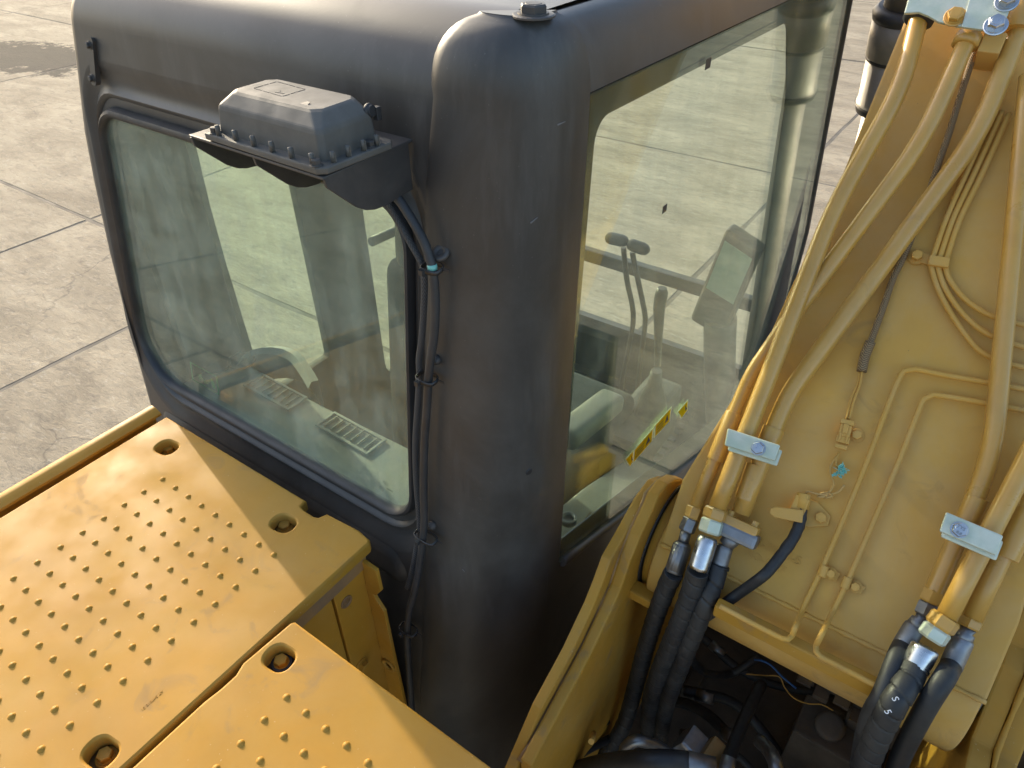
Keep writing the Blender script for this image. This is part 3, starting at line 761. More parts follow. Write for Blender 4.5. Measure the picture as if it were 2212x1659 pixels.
# ---- rear wall, roof and left corner: one pressed shell
shell = MB()
GL = arc_fill([(-1.403, 2.797), (-.652, 2.795), (-.655, 2.221), (-1.470, 2.221)], [.055, .065, .065, .11])
def ring(o, d, src=GL):
    out = []
    for x, z, nx, nz in src:
        k = 1 - .62 * max(0.0, -nx) ** 1.5 - .45 * max(0.0, nx) ** 2
        out.append(RW(x + nx * o * k, z + nz * o * k, d))
    return out
prof = [(.016, -.03), (.016, -.012), (.022, -.010), (.032, -.010), (.036, -.004), (.041, -.002), (.046, -.005), (.056, -.009), (.066, -.007), (.078, -.002), (.088, .002), (.096, .003)]
shell.loops([ring(o, d) for o, d in prof])
zs = [1.2, 1.6, 1.9, 2.0, 2.1, 2.2, 2.35, 2.5, 2.65, 2.75, 2.87, ZT]
outer = [RW(x_left(z) + CR, z, .003) for z in zs] + [RW(x_crease(z), z, .003) for z in zs[::-1]]
shell.fill([outer, ring(.096, .003)[::-1]])
# left corner + top sweep
R_TOP = (ZROOF - ZT) / (1 - SIN)
lev = [(y_rear(z) - .003 * COS, z) for z in zs]
y0, a0 = lev[-1][0], math.radians(6.5)
for k in range(1, 31):
    a = a0 + (math.pi / 2 - a0) * k / 30
    lev.append((y0 + R_TOP * (math.cos(a0) - math.cos(a)), ZT + R_TOP * (math.sin(a) - SIN)))
rows = []
for y, z in lev:
    xl = x_left(z)
    rows.append([V((xl + CR - CR * math.sin(t), y + CR - CR * math.cos(t), z)) for t in [math.pi / 2 * (1 - i / 6) for i in range(7)]])
rows = [[V((r[0].x, .90, r[0].z))] + r for r in rows]
shell.loops(rows, closed=False)
top = []
for y, z in lev[len(zs) - 1:]:
    xa, xb = x_left(z) + CR, x_crease(z) + .05
    top.append([V((xa + (xb - xa) * i / 8, y, z)) for i in range(9)])
shell.loops(top, closed=False)
yr = lev[-1][0]
shell.loops([[V((x_left(ZROOF) + CR + (-.502 - x_left(ZROOF) - CR) * i / 8, y, ZROOF + .012 * math.sin(min(1, (y - yr) / .6) * 1.57) * math.sin(math.pi * (i + .4) / 8.8))) for i in range(9)] for y in (yr, yr + .1, yr + .25, yr + .6, 1.9, 2.1)], closed=False)
cab = obj('cab', shell, M['cab'], EX, smooth=True, label='dark grey pressed steel cab shell')
# pressed bead under the window
bead = MB()
bl_ = arc_fill([(-1.415, 2.120), (-.70, 2.118), (-.655, 2.06), (-1.43, 2.085)], [.014, .02, .02, .014], 5)
bead.loops([[RW(x + nx * o, z + nz * o, d) for x, z, nx, nz in bl_] for o, d in ((.012, .0035), (.004, .007), (-.004, .010), (-.009, .0105))])
bead.fill([[RW(x - nx * .009, z - nz * .009, .0105) for x, z, nx, nz in bl_]])
obj('pressed_bead', bead, M['cab'], cab, smooth=True)
# window seal and pane
sl = MB()
sl.loops([ring(o, d) for o, d in ((-.004, -.012), (-.003, -.002), (.001, .004), (.006, .006), (.012, .004), (.015, -.003), (.0165, -.012), (.016, -.02))])
obj('window_seal', sl, M['rubber'], cab, smooth=True)
pn = MB(); pn.prism([RW(x + nx * .006, z + nz * .006, -.008) for x, z, nx, nz in GL], RW(0, 0, -.013) - RW(0, 0, -.008))
obj('rear_window_pane', pn, M['rear_glass'], cab)

# ---- corner column with domed top
colm = MB()
T = V((-.515, .760, 0))
def colpt(z, t):
    zz = min(z, 2.945)
    S = V((x_crease(z) - .018 - max(0, 2.3 - z) * .05, y_rear(zz) + .007, 0)); E_ = V((-.4475, .803 + .025 * (min(z, 2.9) - 2.94), 0))
    b0, b1, b2, b3 = S, S + V((.018, -.020, 0)), E_ + V((.004, -.105, 0)), E_
    m = (b0 + b1) * .5
    # two joined curves: short lip, then the big round
    if t < .14:
        u = t / .14
        p = S.lerp(S + V((.024, -.0135, 0)), u) - V((0, .0030 * math.sin(u * 3.14), 0))
    else:
        u = (t - .14) / .86
        q0 = S + V((.024, -.0135, 0)); q1 = q0 + V((.112, -.010, 0)); q2 = E_ + V((.003, -.095, 0)); q3 = E_
        p = q0 * (1 - u) ** 3 + q1 * 3 * u * (1 - u) ** 2 + q2 * 3 * u * u * (1 - u) + q3 * u ** 3
    return p
crows = []
for z in [1.0, 1.3, 1.6, 1.9, 2.1, 2.3, 2.5, 2.65, 2.75, 2.84, 2.90, 2.945]:
    crows.append([V((*colpt(z, i / 22).xy, z)) for i in range(23)])
for k in range(1, 13):
    a = math.pi / 2 * k / 12
    z = 2.945 + .092 * math.sin(a)
    s = max(.45, math.cos(a) ** .55)
    crows.append([V((*(T + (colpt(2.945, i / 22) - T) * s).xy, z)) for i in range(23)])
colm.loops(crows, closed=False)
colm.add([p for p in crows[-1]], [tuple(range(23))])
column = obj('corner_column', colm, M['cab'], cab, smooth=True)
bt = MB(); bt.lathe((-.494, .745, 3.0345), (0, 0, 1), [(0, .025), (.002, .025), (.003, .023)], 24, False)
bt.bolt((-.494, .745, 3.037), (0, 0, 1), .0160, .0090, washer=False, phase=.15)
obj('column_bolt', bt, M['bracket'], cab)
# roof side rail over the window
rr = MB()
rp_ = [(-.520, 3.022), (-.506, 3.022), (-.503, 3.031), (-.494, 3.032), (-.480, 3.025), (-.465, 3.006), (-.454, 2.980), (-.449, 2.952), (-.4475, 2.946), (-.470, 2.944)]
rr.loops([[V((x, y, z + dz)) for x, z in rp_] for y, dz in ((.778, 0), (1.2, -.003), (1.6, -.006), (2.0, -.05), (2.1, -.08))], closed=False)
rr.fill([[V((x, .778, z)) for x, z in rp_]])
obj('roof_rail', rr, M['cab'], cab, smooth=True)
# lashing tab with two small bolts
tb = MB()
ta, tb2 = V(TAB[0]), V(TAB[1])
mid = (ta + tb2) / 2
up = (ta - tb2).normalized()
sd_ = V((1, 0, 0))
out = sd_.cross(up).normalized()
if out.y > 0: out = -out
cl = [(sx, sz) for sx, sz, _, _ in arc_fill([(-.008, -.042), (.008, -.042), (.008, .042), (-.008, .042)], [.007] * 4, 5)]
tb.prism([mid + sd_ * (a + .002) + up * b - out * .004 for a, b in cl], out * .009)
tab = obj('lashing_tab', tb, M['cab'], cab)
for s in (-1, 1):
    q = MB(); q.bolt(mid + up * (s * .029) + out * .005, out, .0052, .005)
    obj('bolt', q, M['cab'], cab)

# ---- right-hand window: pane, black border, lower panel
XS = -.4475
pane_poly = [(.800, 2.941), (1.60, 2.935), (2.00, 2.905), (2.060, 2.868), (2.16, 2.53), (2.262, 2.180), (2.262, 2.12), (2.20, 1.52), (1.707, 1.690), (.776, 2.072)]
pm = MB(); pm.prism([(XS - .0048, y, z) for y, z in pane_poly], (.0048, 0, 0))
obj('side_window_pane', pm, M['side_glass'], cab)
q = MB(); q.tube([(XS - .002, y, z) for y, z in ((2.03, 2.90), (2.065, 2.866), (2.16, 2.53), (2.262, 2.180), (2.262, 2.12), (2.20, 1.52))], .0085, 10, .05, spline=False)
obj('front_edge_strip', q, M['rubber'], cab)
fr = plate([(XS - .007, y, z) for y, z in pane_poly],
           [[(XS - .007, y, z) for y, z, _, _ in arc_fill([(.835, 2.903), (1.60, 2.894), (1.715, 2.72), (1.835, 2.28), (1.93, 1.95), (1.80, 1.755), (.790, 2.120)], [.035, .05, .12, .05, .08, .06, .012], 6)]],
           (1, 0, 0), .003, .0005)
obj('frit_border', fr, M['frit'], cab)
lo = MB(); lo.prism([(XS - .014, .74, 1.1), (XS - .014, 2.3, 1.1), (XS - .014, 2.3, 1.52), (XS - .014, 2.2, 1.515), (XS - .014, 1.707, 1.686), (XS - .014, .74, 2.082)], (.012, 0, 0))
lo.tube([(XS, .79, 2.062), (XS, 1.25, 1.872), (XS, 1.72, 1.678)], .010, 10, .05)
obj('side_panel', lo, M['cab'], cab)
# ---- far (left) wall with quarter light and door window
qh = [(y, z) for y, z, _, _ in arc_fill([(.852, 2.79), (1.107, 2.79), (1.112, 1.965), (.852, 1.965)], [.04, .04, .012, .03], 5)]
dh = [(y, z) for y, z, _, _ in arc_fill([(1.325, 2.79), (2.08, 2.79), (2.20, 1.75), (1.325, 1.75)], [.05, .06, .08, .06], 5)]
lw_ = plate([(-1.455, y, z) for y, z in ((.70, 1.2), (2.28, 1.2), (2.28, 2.0), (2.1, 2.84), (.70, 2.84))], [[(-1.455, y, z) for y, z in qh], [(-1.455, y, z) for y, z in dh]], (1, 0, 0), .024, .002)
obj('left_wall', lw_, M['inner'], cab)
for hole in (qh, dh):
    q = MB(); q.prism([(-1.470, y, z) for y, z in hole], (.004, 0, 0))
    obj('left_window_pane', q, M['far_glass'], cab)
q = MB(); q.tube([(-1.43, 1.315, 2.262), (-1.43, 1.75, 2.235), (-1.43, 2.18, 2.20)], .014, 10, .05)
obj('grab_rail', q, M['trim'], cab)
# ---- front frame
ff = MB()
for xa in (-1.44, ):
    ff.tube([(xa, 2.10, 2.95), (xa, 2.25, 2.1), (xa, 2.22, 1.3)], .04, 10, .06)
obj('front_post', ff, M['trim'], cab)
ap = MB()
P_ = [V(p) for p in APILLAR]
P_ = [P_[0] + (P_[0] - P_[1]) * .6] + P_ + [P_[-1] + (P_[-1] - P_[-2]) * 2.6]
ap.tube(P_, .052, 12, .05)
obj('front_post', ap, M['trim'], cab)
cb_ = MB()
cb_.prism([(-1.44, 2.19, 1.932), (-.52, 2.19, 1.928), (-.52, 2.19, 1.878), (-1.44, 2.19, 1.882)], (0, .035, 0))
obj('cross_bar', cb_, M['trim'], cab, bevel=.006)
rf = MB(); rf.box((-.95, 1.5, 2.99), (.92, 1.16, .02))
obj('roof_lining', rf, M['inner'], cab)
fl = MB(); fl.box((-.95, 1.47, 1.33), (1.0, 1.62, .05))
for i in range(9): fl.box((-.98, 1.82 + i * .045, 1.362), (.62, .018, .012))
fl.box((-.95, 2.245, 1.46), (1.0, .03, .30))
obj('cab_floor', fl, M['trim'], cab)

# ---- parcel shelf behind the seat
sh = MB()
sh.prism([(-1.455, .625, 2.118), (-.62, .625, 2.118), (-.62, .806, 2.118), (-.85, .803, 2.118), (-1.15, .799, 2.118), (-1.36, .806, 2.118), (-1.455, .84, 2.118)], (0, 0, .032))
shelf = obj('parcel_shelf', sh, M['interior'], EX, bevel=.012, segs=3)
sf = MB(); sf.prism([(-1.455, .83, 1.4), (-.62, .80, 1.4), (-.62, .80, 2.118), (-1.455, .83, 2.118)], (0, -.02, 0))
obj('shelf_front', sf, M['inner'], shelf)
for vt in (VENT_1, VENT_2):
    P = [V(p) for p in vt]
    c = sum(P, V((0, 0, 0))) / 4
    X = ((P[2] - P[1]) + (P[3] - P[0])).normalized(); Y = V((0, 0, 1)).cross(X)
    q = MB()
    w_, d_ = .158, .052
    for sx, sy, lx, ly in ((0, 1, w_, .007), (0, -1, w_, .007), (1, 0, .007, d_), (-1, 0, .007, d_)):
        q.box(c + X * (sx * w_ / 2) + Y * (sy * d_ / 2), (lx + (.007 if sy else 0), ly, .005), (X, Y, V((0, 0, 1))))
    vent = obj('air_vent', q, M['interior'], shelf, bevel=.002)
    q = MB(); q.box(c - V((0, 0, .0025)), (w_ - .006, d_ - .006, .003), (X, Y, V((0, 0, 1))))
    for i in range(7):
        q.box(c + X * ((i - 3) * .021) + V((0, 0, .002)), (.003, d_ - .012, .004), (X, Y, V((0, 0, 1))))
    obj('louvre', q, M['console'], shelf)
q = MB()
for cc in CUPS:
    q.lathe(V(cc) + V((.03, -.012, -.002)), (0, 0, 1), [(0, .034), (.006, .034), (.006, .030), (-.004, .029)], 24)
obj('cup_holder', q, M['trim'], shelf)
q = MB()
A_ = [V(p) for p in ARCH]
q.loops([[p + V((0, 0, 0)) for p in resample(A_, .02)], [p + V((0, 0, .012)) for p in resample(A_, .02)], [p + V((0, -.02, .02)) for p in resample(A_, .02)], [p + V((0, -.034, .008)) for p in resample(A_, .02)]], closed=False)
q.loops([[p + V((0, 0, 0)) for p in resample(A_, .02)], [p + V((.0, .0, -.09)) for p in resample(A_, .02)]], closed=False)
obj('storage_arch', q, M['interior'], shelf, smooth=True)

# ---- hood panels
stud = MB(); stud.lathe((0, 0, 0), (0, 0, 1), [(-.001, .0066), (.0004, .0054), (.0012, .0045), (.0024, .0036), (.0033, .0022), (.0036, .0007)], 14)
stud_me = finish('tread_stud', stud, M['yellow'], V((0, 0, 0)))
def studs(parent, xs, ys):
    for y in ys:
        for x in xs:
            o = bpy.data.objects.new('tread_stud', stud_me); COL.objects.link(o)
            o.parent = parent; o.location = V((x, y, 2.2)) - BASE[EX.name]
            o.rotation_euler.z = random.uniform(0, 6)
def slot(c, rx, ry, ang=0.0):
    pts = arc_fill([(-rx, -ry), (rx, -ry), (rx, ry), (-rx, ry)], [ry * .86] * 4, 6)
    ca, sa = math.cos(ang), math.sin(ang)
    return [V((c[0] + x * ca - y * sa, c[1] + x * sa + y * ca, 2.2)) for x, y, _, _ in pts]
p1 = [V(p) for p in PANEL_1] + [V((-.7005, .05, 2.2)), V((-.701, -1.5, 2.2)), V((-1.296, -1.5, 2.2))]
hs = [slot((HOLES_1[0][0], HOLES_1[0][1]), .0235, .0185, .12), slot((HOLES_1[1][0], HOLES_1[1][1]), .0235, .0185, .12), slot((HOLES_1[2][0], HOLES_1[2][1]), .0235, .0185, .12)]
pan = obj('hood_panel', plate(p1, hs, (0, 0, 1), .024, .004), M['yellow'], EX, label='studded yellow hood panel next to the cab, half in the cab shadow')
studs(pan, [-1.144 + .0409 * i for i in range(9)], [.4215 - .0409 * j for j in range(15)])
p2 = [V(p) for p in PANEL_2] + [V((-.6905, .06, 2.2)), V((-.690, -1.5, 2.2)), V((.05, -1.5, 2.2)), V((.05, .349, 2.2)), V((-.30, .3485, 2.2))]
pan2 = obj('hood_panel', plate(p2, [slot((HOLE_2[0], HOLE_2[1]), .0235, .0195, .1)], (0, 0, 1), .024, .004), M['yellow'], EX, label='studded yellow hood panel nearest the camera, lower edge of the picture')
studs(pan2, [-.595 + .0409 * i for i in range(15)], [.2575 - .0409 * j for j in range(9)])
for k, (pb, par) in enumerate([(BOLTS_1[0], pan), (BOLTS_1[1], pan), (BOLTS_1[2], pan), (BOLT_2, pan2)]):
    q = MB(); q.bolt(pb, (0, 0, 1), .0112, .0085, phase=.2 + k)
    obj('panel_bolt', q, M['yellow'], par)
q = MB(); q.lathe(V(BOLT_2) - V((0, 0, .001)), (0, 0, 1), [(0, .0175), (.003, .0172), (.0045, .016)], 24, False)
obj('washer', q, M['rubber'], pan2)
lettering('stamped_number', 'AT 547818 01', .0062, (V(STAMP[0]) + V(STAMP[1])) / 2 + V((0, 0, .0002)), V(STAMP[1]) - V(STAMP[0]), (1, 0, 0), M['yellow'], pan, .0004)
# frame under the panels
q = MB()
q.box((-1.0, -.47, 2.150), (.585, 2.0, .03)); q.box((-.33, -.58, 2.150), (.70, 1.82, .03))
obj('panel_support', q, M['dirty'], EX)
q = MB(); q.box((-.716, .15, 1.67), (.012, .583, .985))
obj('side_wall', q, M['yellow'], EX, bevel=.002)
q = MB(); q.box((-.716, .4835, 1.66), (.012, .073, 1.02))
post = obj('frame_post', q, M['yellow'], EX, bevel=.002)
q = MB(); q.prism([V(p) for p in FLANGE], (0, .008, 0))
obj('post_flange', q, M['yellow'], post, bevel=.0015)
q = MB(); q.lathe(V(POST_HOLE) + V((.0, 0, 0)), (1, 0, 0), [(0, .0135), (.002, .0130), (.002, .0095), (-.003, .009)], 20)
obj('hole_rim', q, M['dirty'], post)
q = MB(); q.bolt(V(POST_NUT), (1, 0, 0), .012, .01)
obj('hex_nut', q, M['yellow'], post)
q = MB(); q.lathe(V(FLANGE_RING), (0, -1, 0), [(0, .018), (.004, .017), (.004, .011), (-.002, .01)], 20)
obj('ring_boss', q, M['yellow'], post)
# outer edge rail
q = MB()
rl = [(-1.382, 2.10), (-1.382, 2.182), (-1.378, 2.194), (-1.369, 2.200), (-1.355, 2.200), (-1.345, 2.195), (-1.338, 2.192), (-1.338, 2.186), (-1.342, 2.186), (-1.346, 2.191), (-1.355, 2.194), (-1.369, 2.194), (-1.376, 2.18), (-1.376, 2.10)]
q.loops([[V((x, y, z)) for x, z in rl] for y in (-1.5, .2, .535, .545)])
obj('edge_rail', q, M['yellow'], EX, smooth=True)
q = MB(); q.box((-1.322, -.4, 2.06), (.05, 1.85, .012))
obj('rail_gap_shade', q, M['trim'], EX)  # black strip standing in for the shade in the gap beside the rail

# ---- boom mounting brackets of the frame
def bracket(contour, x0, dx, name, back):
    c = [V((x0, p[1], p[2])) for p in contour]
    poly = c + [V((x0, c[-1].y, 1.25)), V((x0, back, 1.25)), V((x0, back, c[0].z - .25)), V((x0, c[0].y + .02, c[0].z - .12))]
    q = MB(); q.prism(poly, (dx, 0, 0)); return q
brl = obj('boom_bracket', bracket(BR_L, -.331, .019, 'l', 1.25), M['yellow'], EX, bevel=.004)
brl2 = obj('boom_bracket', bracket(BR_L2, -.309, .021, 'l', 1.25), M['yellow'], EX, bevel=.004)
q = MB(); c = [V((-.3105, p[1], p[2] - .010)) for p in BR_L2[2:]]
q.tube(c, lambda L: .004 + .0012 * math.sin(L * 90), 8, .02)
obj('weld_bead', q, M['dirty'], brl2)
q = MB(); q.lathe((-.2885, .888, 2.155), (1, 0, 0), [(0, .104), (.003, .104)], 48)
obj('boss_seal', q, M['rubber'], brl2)
q = MB(); q.lathe((-.285, .888, 2.155), (1, 0, 0), [(0, .092), (.003, .098), (.03, .098)], 48)
obj('boom_boss', q, M['yellow'], brl2)
q = MB(); q.box((-.268, .772, 2.118), (.045, .03, .022))
obj('stop_block', q, M['yellow'], brl2, bevel=.004)
def bracket_r(x0, dx, off):
    c = [V((x0, p[1] + off[0], p[2] + off[1])) for p in BR_R[1:]]
    c = [V((x0, 1.02 + off[0], 2.30 + off[1]))] + c
    poly = c + [V((x0, .60, 2.06)), V((x0, .40, 1.98)), V((x0, .40, 1.25)), V((x0, 1.3, 1.25)), V((x0, 1.3, 2.0))]
    q = MB(); q.prism(poly, (dx, 0, 0)); return q
brr = obj('boom_bracket', bracket_r(.25, .030, (0, 0)), M['yellow'], EX, bevel=.004)
brr2 = obj('boom_bracket', bracket_r(.288, .03, (.01, -.02)), M['yellow'], EX, bevel=.004)
q = MB(); c = [V((.284, p[1], p[2] + .002)) for p in BR_R[1:]] + [V((.284, .60, 2.065))]
q.tube(c, lambda L: .004 + .001 * math.sin(L * 80), 8, .02)
obj('weld_bead', q, M['yellow'], brr)
# cross ledge and bay
q = MB(); q.box((-.92, .95, 1.17), (1.17, 2.7, .05)); q.prism([(-1.36, -1.5, 1.2), (-1.36, .50, 1.2), (-1.36, .50, 2.09), (-1.36, -1.5, 2.09)], (.02, 0, 0))
obj('shading_frame_deck', q, M['grime'], EX)  # deck of the upper frame, added to block light from below
q = MB(); q.box((-.012, .7465, 2.2175), (.252, .021, .027))
ledge = obj('cross_ledge', q, M['yellow'], EX, bevel=.005, segs=3)
q = MB(); q.box((.10, .8, 1.43), (.86, 1.1, .05)); q.box((-.01, 1.28, 1.75), (.55, .03, 1.0)); q.box((.45, .80, 1.6), (.04, 1.0, .7))
obj('bay_floor', q, M['grime'], EX)
q = MB()
for i in range(10):
    x = -.2 + random.random() * .5; y = .85 + random.random() * .35
    q.box((x, y, 1.36 + random.random() * .1), (random.uniform(.03, .1), random.uniform(.03, .1), random.uniform(.04, .16)))
q.box((.11, .98, 1.55), (.14, .10, .34)); q.box((.17, 1.02, 1.8), (.10, .04, .16))
q.lathe((.10, .98, 1.72), (0, -.4, 1), [(0, .03), (.02, .03), (.022, .02)], 16)
o_ = obj('swivel_block', q, M['grime'], EX, bevel=.006, kind='stuff')
q = MB()
for i in range(14):
    t = i / 13
    q.box((.0 + t * .16, 1.0 + .02 * math.sin(i * 2.1), 1.83 - t * .03 + .012 * math.sin(i * 3.3)), (.012 + .008 * (i % 3), .03, .006 + .006 * (i % 2)))
obj('terminal_strip', q, M['grime'], EX, kind='stuff')

# ================================================================== CAB INTERIOR THINGS
st = thing('operator_seat', 'dark high backed operator seat seen through the rear window of the cab', 'seat', (-.93, 1.25, 1.36))
def cushion(c, size, rx=0.0, r=.04):
    X = V((1, 0, 0)); Y = V((0, math.cos(rx), math.sin(rx))); Zz = V((0, -math.sin(rx), math.cos(rx)))
    q = MB(); q.box(c, size, (X, Y, Zz)); return q
obj('seat_base', cushion((-.92, 1.35, 1.55), (.42, .42, .36)), M['trim'], st, bevel=.02)
obj('seat_cushion', cushion((-.92, 1.36, 1.78), (.50, .50, .12), .06), M['seat'], st, bevel=.045, segs=4, smooth=True)
obj('backrest', cushion((-.93, 1.12, 2.08), (.48, .12, .60), -.12), M['seat'], st, bevel=.05, segs=4, smooth=True)
obj('headrest', cushion((-.925, 1.09, 2.485), (.30, .09, .17), -.12), M['seat'], st, bevel=.04, segs=4, smooth=True)
A0 = [V(p) for p in ARM]
q = MB(); q.box((-.67, 1.29, 1.975), (.078, .28, .06), (V((1, 0, 0)), V((0, .98, -.19)), V((0, .19, .98))))
obj('armrest', q, M['armrest'], st, bevel=.026, segs=4, smooth=True)

cs = thing('side_console', 'grey switch console below the right hand cab window', 'console', (-.54, 1.2, 1.36))
q = MB(); q.prism([(-.62, .80, 1.4), (-.62, 1.50, 1.4), (-.62, 1.50, 1.72), (-.62, 1.18, 1.84), (-.62, .80, 1.943)], (.155, 0, 0))
obj('console_body', q, M['console'], cs, bevel=.02, segs=3)
q = MB(); q.lathe(V(CONSOLE_RING) + V((0, 0, -.012)), (0, 0, 1), [(0, .019), (.012, .019), (.014, .017), (.014, .0135), (.006, .013)], 24)
obj('ring_knob', q, M['dull'], cs)
q = MB(); q.box((-.515, 1.00, 1.89), (.045, .15, .012))
obj('storage_tray', q, M['trim'], cs, bevel=.006)
q = MB()
for i in range(5): q.box((-.50, 1.17 + i * .022, 1.845 - i * .009), (.02, .012, .03))
obj('rocker_switch', q, M['trim'], cs, bevel=.003)

mn = thing('monitor', 'thick display monitor on a stalk at the front right of the cab', 'monitor', (-.55, 1.85, 1.36))
Pm = [V(p) for p in MONITOR]
nm = (Pm[1] - Pm[0]).cross(Pm[3] - Pm[0]).normalized()
if nm.y > 0: nm = -nm
q = MB(); q.prism(Pm, -nm * .06)
obj('housing', q, M['trim'], mn, bevel=.018, segs=3)
cm = sum(Pm, V((0, 0, 0))) / 4
q = MB(); q.prism([cm + (p - cm) * .80 + nm * .001 for p in (Pm[0], Pm[1], Pm[1].lerp(Pm[2], .62), Pm[0].lerp(Pm[3], .62))], -nm * .002)
obj('screen', q, M['display'], mn)
q = MB(); q.tube([cm - V((0, 0, .12)) - nm * .03, (-.53, 1.93, 1.75), (-.50, 2.0, 1.45)], .05, 12, .05)
obj('stalk', q, M['trim'], mn)

for nme, rod, kn, lab in (('travel_lever', LEVER_1, KNOB_1, 'bent travel lever with a bar grip, left one of the pair in the cab'), ('travel_lever', LEVER_2, KNOB_2, 'bent travel lever with a bar grip, right one of the pair in the cab')):
    t_ = thing(nme, lab, 'lever', (rod[-1][0], rod[-1][1], 1.36), 'travel levers')
    q = MB(); q.tube(rod + [[rod[-1][0], rod[-1][1], 1.37]], .0095, 10, .02); obj('rod', q, M['trim'], t_)
    a, b = V(kn[0]), V(kn[1]); d = (b - a).normalized(); L = (b - a).length
    q = MB(); q.lathe(a - d * .008, d, [(0, .008), (.008, .018), (.02, .0215), (L - .01, .0215), (L + .006, .017), (L + .014, .007)], 18); obj('grip', q, M['rubber'], t_)
t_ = thing('joystick', 'upright joystick with a tapered grip behind the right window', 'joystick', (JOY[-1][0], JOY[-1][1], 1.75))
q = MB(); q.tube(JOY, lambda L: .019 - .045 * min(L, .2) if L > .02 else .012 + .35 * L, 12, .01); obj('grip', q, M['rubber'], t_)
q = MB(); q.lathe((JOY[-1][0], JOY[-1][1], 1.80), (0, 0, 1), [(0, .05), (.06, .04), (.11, .022), (.16, .016)], 18); obj('boot', q, M['rubber'], t_)
q = MB(); q.box((-.66, 1.62, 1.70), (.12, .34, .20)); obj('pod', q, M['inner'], t_, bevel=.02)

# yellow warning strip on the window
LAB_ = ['small yellow warning sticker at the rear lower end of the slanting strip', 'longest yellow warning sticker in the slanting strip', 'yellow warning sticker above the middle of the slanting strip', 'bright yellow sticker at the front upper end of the slanting strip']
for k, D_ in enumerate(DECALS):
    D_ = [V(p) for p in D_]
    q = MB(); q.prism(D_, (.0006, 0, 0))
    dc = obj('warning_decal', q, M['decal_edge'], None, loc=D_[3], label=LAB_[k], cat='sticker', group='warning stickers on the cab window')
    c_ = sum(D_, V((0, 0, 0))) / 4
    q = MB(); q.prism([c_ + (p - c_) * .86 + V((.0008, 0, 0)) for p in D_], (.0003, 0, 0))
    obj('yellow_field', q, M['decal'], dc)
    u_ = ((D_[1] - D_[0]) + (D_[2] - D_[3])) * .5; w_ = ((D_[0] - D_[3]) + (D_[1] - D_[2])) * .5
    q = MB(); o_ = V((.0013, 0, 0))
    t0 = c_ + u_ * .22 - w_ * .22 + o_
    q.prism([t0 - u_ * .10, t0 + u_ * .12, t0 + u_ * .01 + w_ * .5], (.0003, 0, 0))
    if k in (1, 2):
        for i in range(3):
            s0 = c_ - u_ * .38 + w_ * (-.26 + i * .2) + o_
            q.prism([s0, s0 + u_ * .4, s0 + u_ * .4 + w_ * .05, s0 + w_ * .05], (.0002, 0, 0))
    obj('printed_symbol', q, M['ink'], dc)

# ================================================================== BOOM
b_ = math.radians(47)
NB = V((0, -math.sin(b_), math.cos(b_))); SB = V((0, math.cos(b_), math.sin(b_))); XB = V((1, 0, 0))
BM = thing('boom', 'broad dusty yellow boom right of the cab with steel pipes clamped along it', 'boom', (0, .9, 2.1))
left = [V(p) for p in BOOM_L]
left.append(left[-1] + SB * 1.5)
right = []
for p in left:
    s = (p - left[0]).dot(SB)
    right.append(V((.235 - min(1, max(0, s) / .5) * .045, p.y, p.z)))
weld0 = left[0] - SB * ((left[0].z - 2.2305) / math.sin(b_))
low_l, low_r = V((-.262, weld0.y, weld0.z)), V((.235, weld0.y, weld0.z))
poly = [low_l] + left + right[::-1] + [low_r]
q = MB(); q.prism([p - NB * .22 for p in poly], NB * .22)
body = obj('boom_body', q, M['boom'], BM, bevel=.004)
cen = V((0, weld0.y, weld0.z)) - NB * .112
q = MB(); q.lathe((-.268, cen.y, cen.z), (1, 0, 0), [(0, .105), (.004, .109), (.496, .109), (.50, .105)], 64)
obj('boom_foot', q, M['boom'], BM)
q = MB(); q.tube([(-.262, weld0.y - .001, weld0.z - .001), (.235, weld0.y - .001, weld0.z - .001)], lambda L: .0035 + .0008 * math.sin(L * 210), 8, .006)
obj('weld_seam', q, M['boom'], BM)
q = MB(); q.lathe((-.30, cen.y, cen.z), (1, 0, 0), [(0, .045), (.545, .045)], 32)
obj('foot_pin', q, M['dull'], BM)

def hydraulic_tube(path, r, lab=None):
    q = MB(); q.tube(bent(path), r, 20, .012, spline=False)
    return obj('hydraulic_tube', q, M['tube'], BM, label=lab)
RA, RB, RC = .0142, .0110, .0144
tA = hydraulic_tube(TUBE_A, RA); tB = hydraulic_tube(TUBE_B, lambda L: .0135 if L < .60 else .0110); tC = hydraulic_tube(TUBE_C, RC)
tE = hydraulic_tube(TUBE_E, .0130); tF = hydraulic_tube(TUBE_F, .0136); tG = hydraulic_tube(TUBE_G, .0126)
def sleeve(p, r, par, n='sleeve'):
    q = MB(); a, b = V(p[0]), V(p[1]); d = b - a
    q.lathe(a, d, [(0, r), (d.length, r)], 28); obj(n, q, M['tube'], par, bevel=.0008)
sleeve(SLEEVE_B, .0142, tB); sleeve(SLEEVE_C, .0172, tC); sleeve(SLEEVE_CLOW, .0160, tC)
sleeve(SLEEVE_E, .0152, tE); sleeve(SLEEVE_G, .0162, tG)
def nut(par, p0, p1, r, mat, name='hex_nut', ph=.2):
    a, b = V(p0), V(p1); d = b - a
    q = MB(); c = r * .16; L = d.length
    q.lathe(a, d, [(0, r * .86), (c, r), (L - c, r), (L, r * .86)], 6, False, ph)
    obj(name, q, mat, par)
nut(tA, A_FIT[0], A_FIT[1], .0190, M['tube']); nut(tB, B_FIT[0], B_FIT[1], .0135, M['tube'])
nut(tE, TUBE_E[-2], TUBE_E[-1], .0150, M['tube']); nut(tF, F_FIT[0], F_FIT[1], .0200, M['tube']); nut(tG, G_FIT[0], G_FIT[1], .0150, M['tube'])
